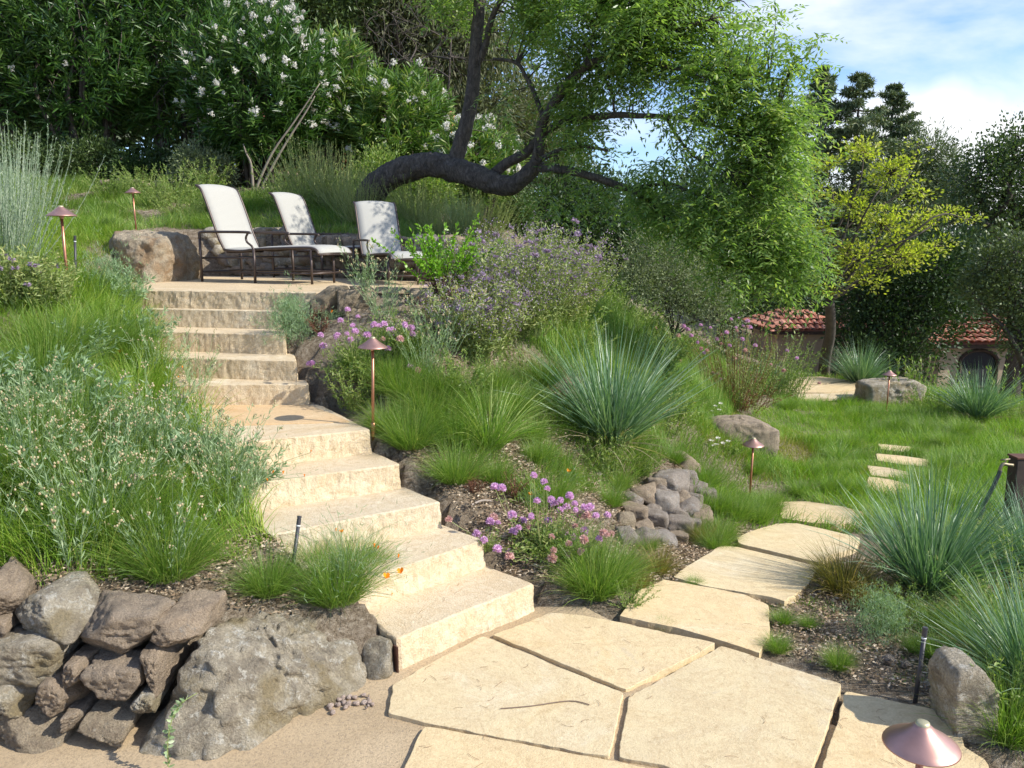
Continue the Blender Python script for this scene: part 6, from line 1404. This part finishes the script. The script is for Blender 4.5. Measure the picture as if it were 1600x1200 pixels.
slope = [(.15, 4.35), (-.1, 4.5), (-.6, 4.8), (-.75, 5.1), (-1.1, 5.5), (-.9, 5.85), (-.1, 6.0), (.1, 7.5), (-.2, 8.2), (2, 10.5), (2.4, 9), (1.6, 7), (1.05, 5.8), (.6, 5.2)]
field('patchy grass between the plants on the slope right of the steps', slope, 80000, .10, .30, .0038, G_['fescue'], -.2, 2.6, (.1, 1.0), (.2, 1.2))
field('pale seeding grass on the upper slope', [(.1, 6.4), (1.0, 6.5), (2.4, 9), (3.0, 11), (3.6, 13.5), (1.0, 12.5), (-.3, 8.4)], 52000, .14, .40, .0048, G_['sedge'], -.5, 1.8, (.0, .45), (.0, .7))
field('sparse low grass on the bare soil right of the patio', [(1.0, 3.6), (1.45, 3.15), (2.6, 2.8), (3.3, 4.4), (2.4, 5), (1.6, 4.6)], 14000, .03, .09, .0032, G_['fescue'], -.02, 4.0, (.1, 1.2), (.2, 1.2))
field('rough grass at the right edge of the garden', [(2.0, 3.7), (2.4, 3.2), (3.6, 3.0), (5.2, 5.4), (4, 6), (2.6, 4.9), (2.1, 4.3)], 26000, .10, .26, .005, G_['fescue'], -.3, 2.2)
field('low weeds on the soil at the top of the dry wall', [(-3.4, 2.9), (-1.75, 2.95), (-1.2, 3.4), (-2.2, 3.5), (-3.6, 3.4)], 12000, .04, .15, .004, G_['grass'], -.12, 4.0)
field('shaded weeds under the oleanders', [(-9, 11.2), (1, 11.0), (1.5, 12.6), (-9, 13)], 16000, .08, .22, .010, G_['oak'], -.2, 1.5)
# bark mulch and leaf litter
q = np.concatenate([region_pts([(.15, 3.9), (-.9, 5.3), (-.4, 6.2), (1.6, 6.4), (1.2, 4.9), (.7, 4.2)], 26000), region_pts([(1.0, 3.6), (1.45, 3.1), (2.6, 2.6), (3.6, 4.4), (2.4, 5), (1.6, 4.6)], 20000), region_pts([(-3, 2.9), (-1.75, 2.95), (-.9, 3.2), (-.8, 3.7), (-3, 3.8)], 12000), region_pts([(.3, 3.9), (.7, 4.3), (1.5, 5.6), (1.7, 5.4), (.9, 4.2)], 4000), region_pts([(.05, 3.85), (-.75, 4.75), (-.2, 5.4), (.5, 4.3)], 9000)])
for z in flag_polys + step_polys: q = q[~inpoly(q[:, 0], q[:, 1], z)]
mb = MB(); leaves(mb, np.column_stack([q, H(q[:, 0], q[:, 1]) + R.uniform(.0, .022, len(q))]), rdir(len(q), -.25, .3), R.uniform(.008, .034, len(q)), R.uniform(.004, .012, len(q)), False)
litter = leaf_mat('bark_and_leaf_litter', (0.15, 0.10, 0.06), (0.38, 0.28, 0.18), (0.66, 0.56, 0.42), .05, .9, .1)
tag(mb.build('leaf_litter', litter), 'bark mulch and dry leaf litter on the bare soil', 'leaf litter', kind='stuff')
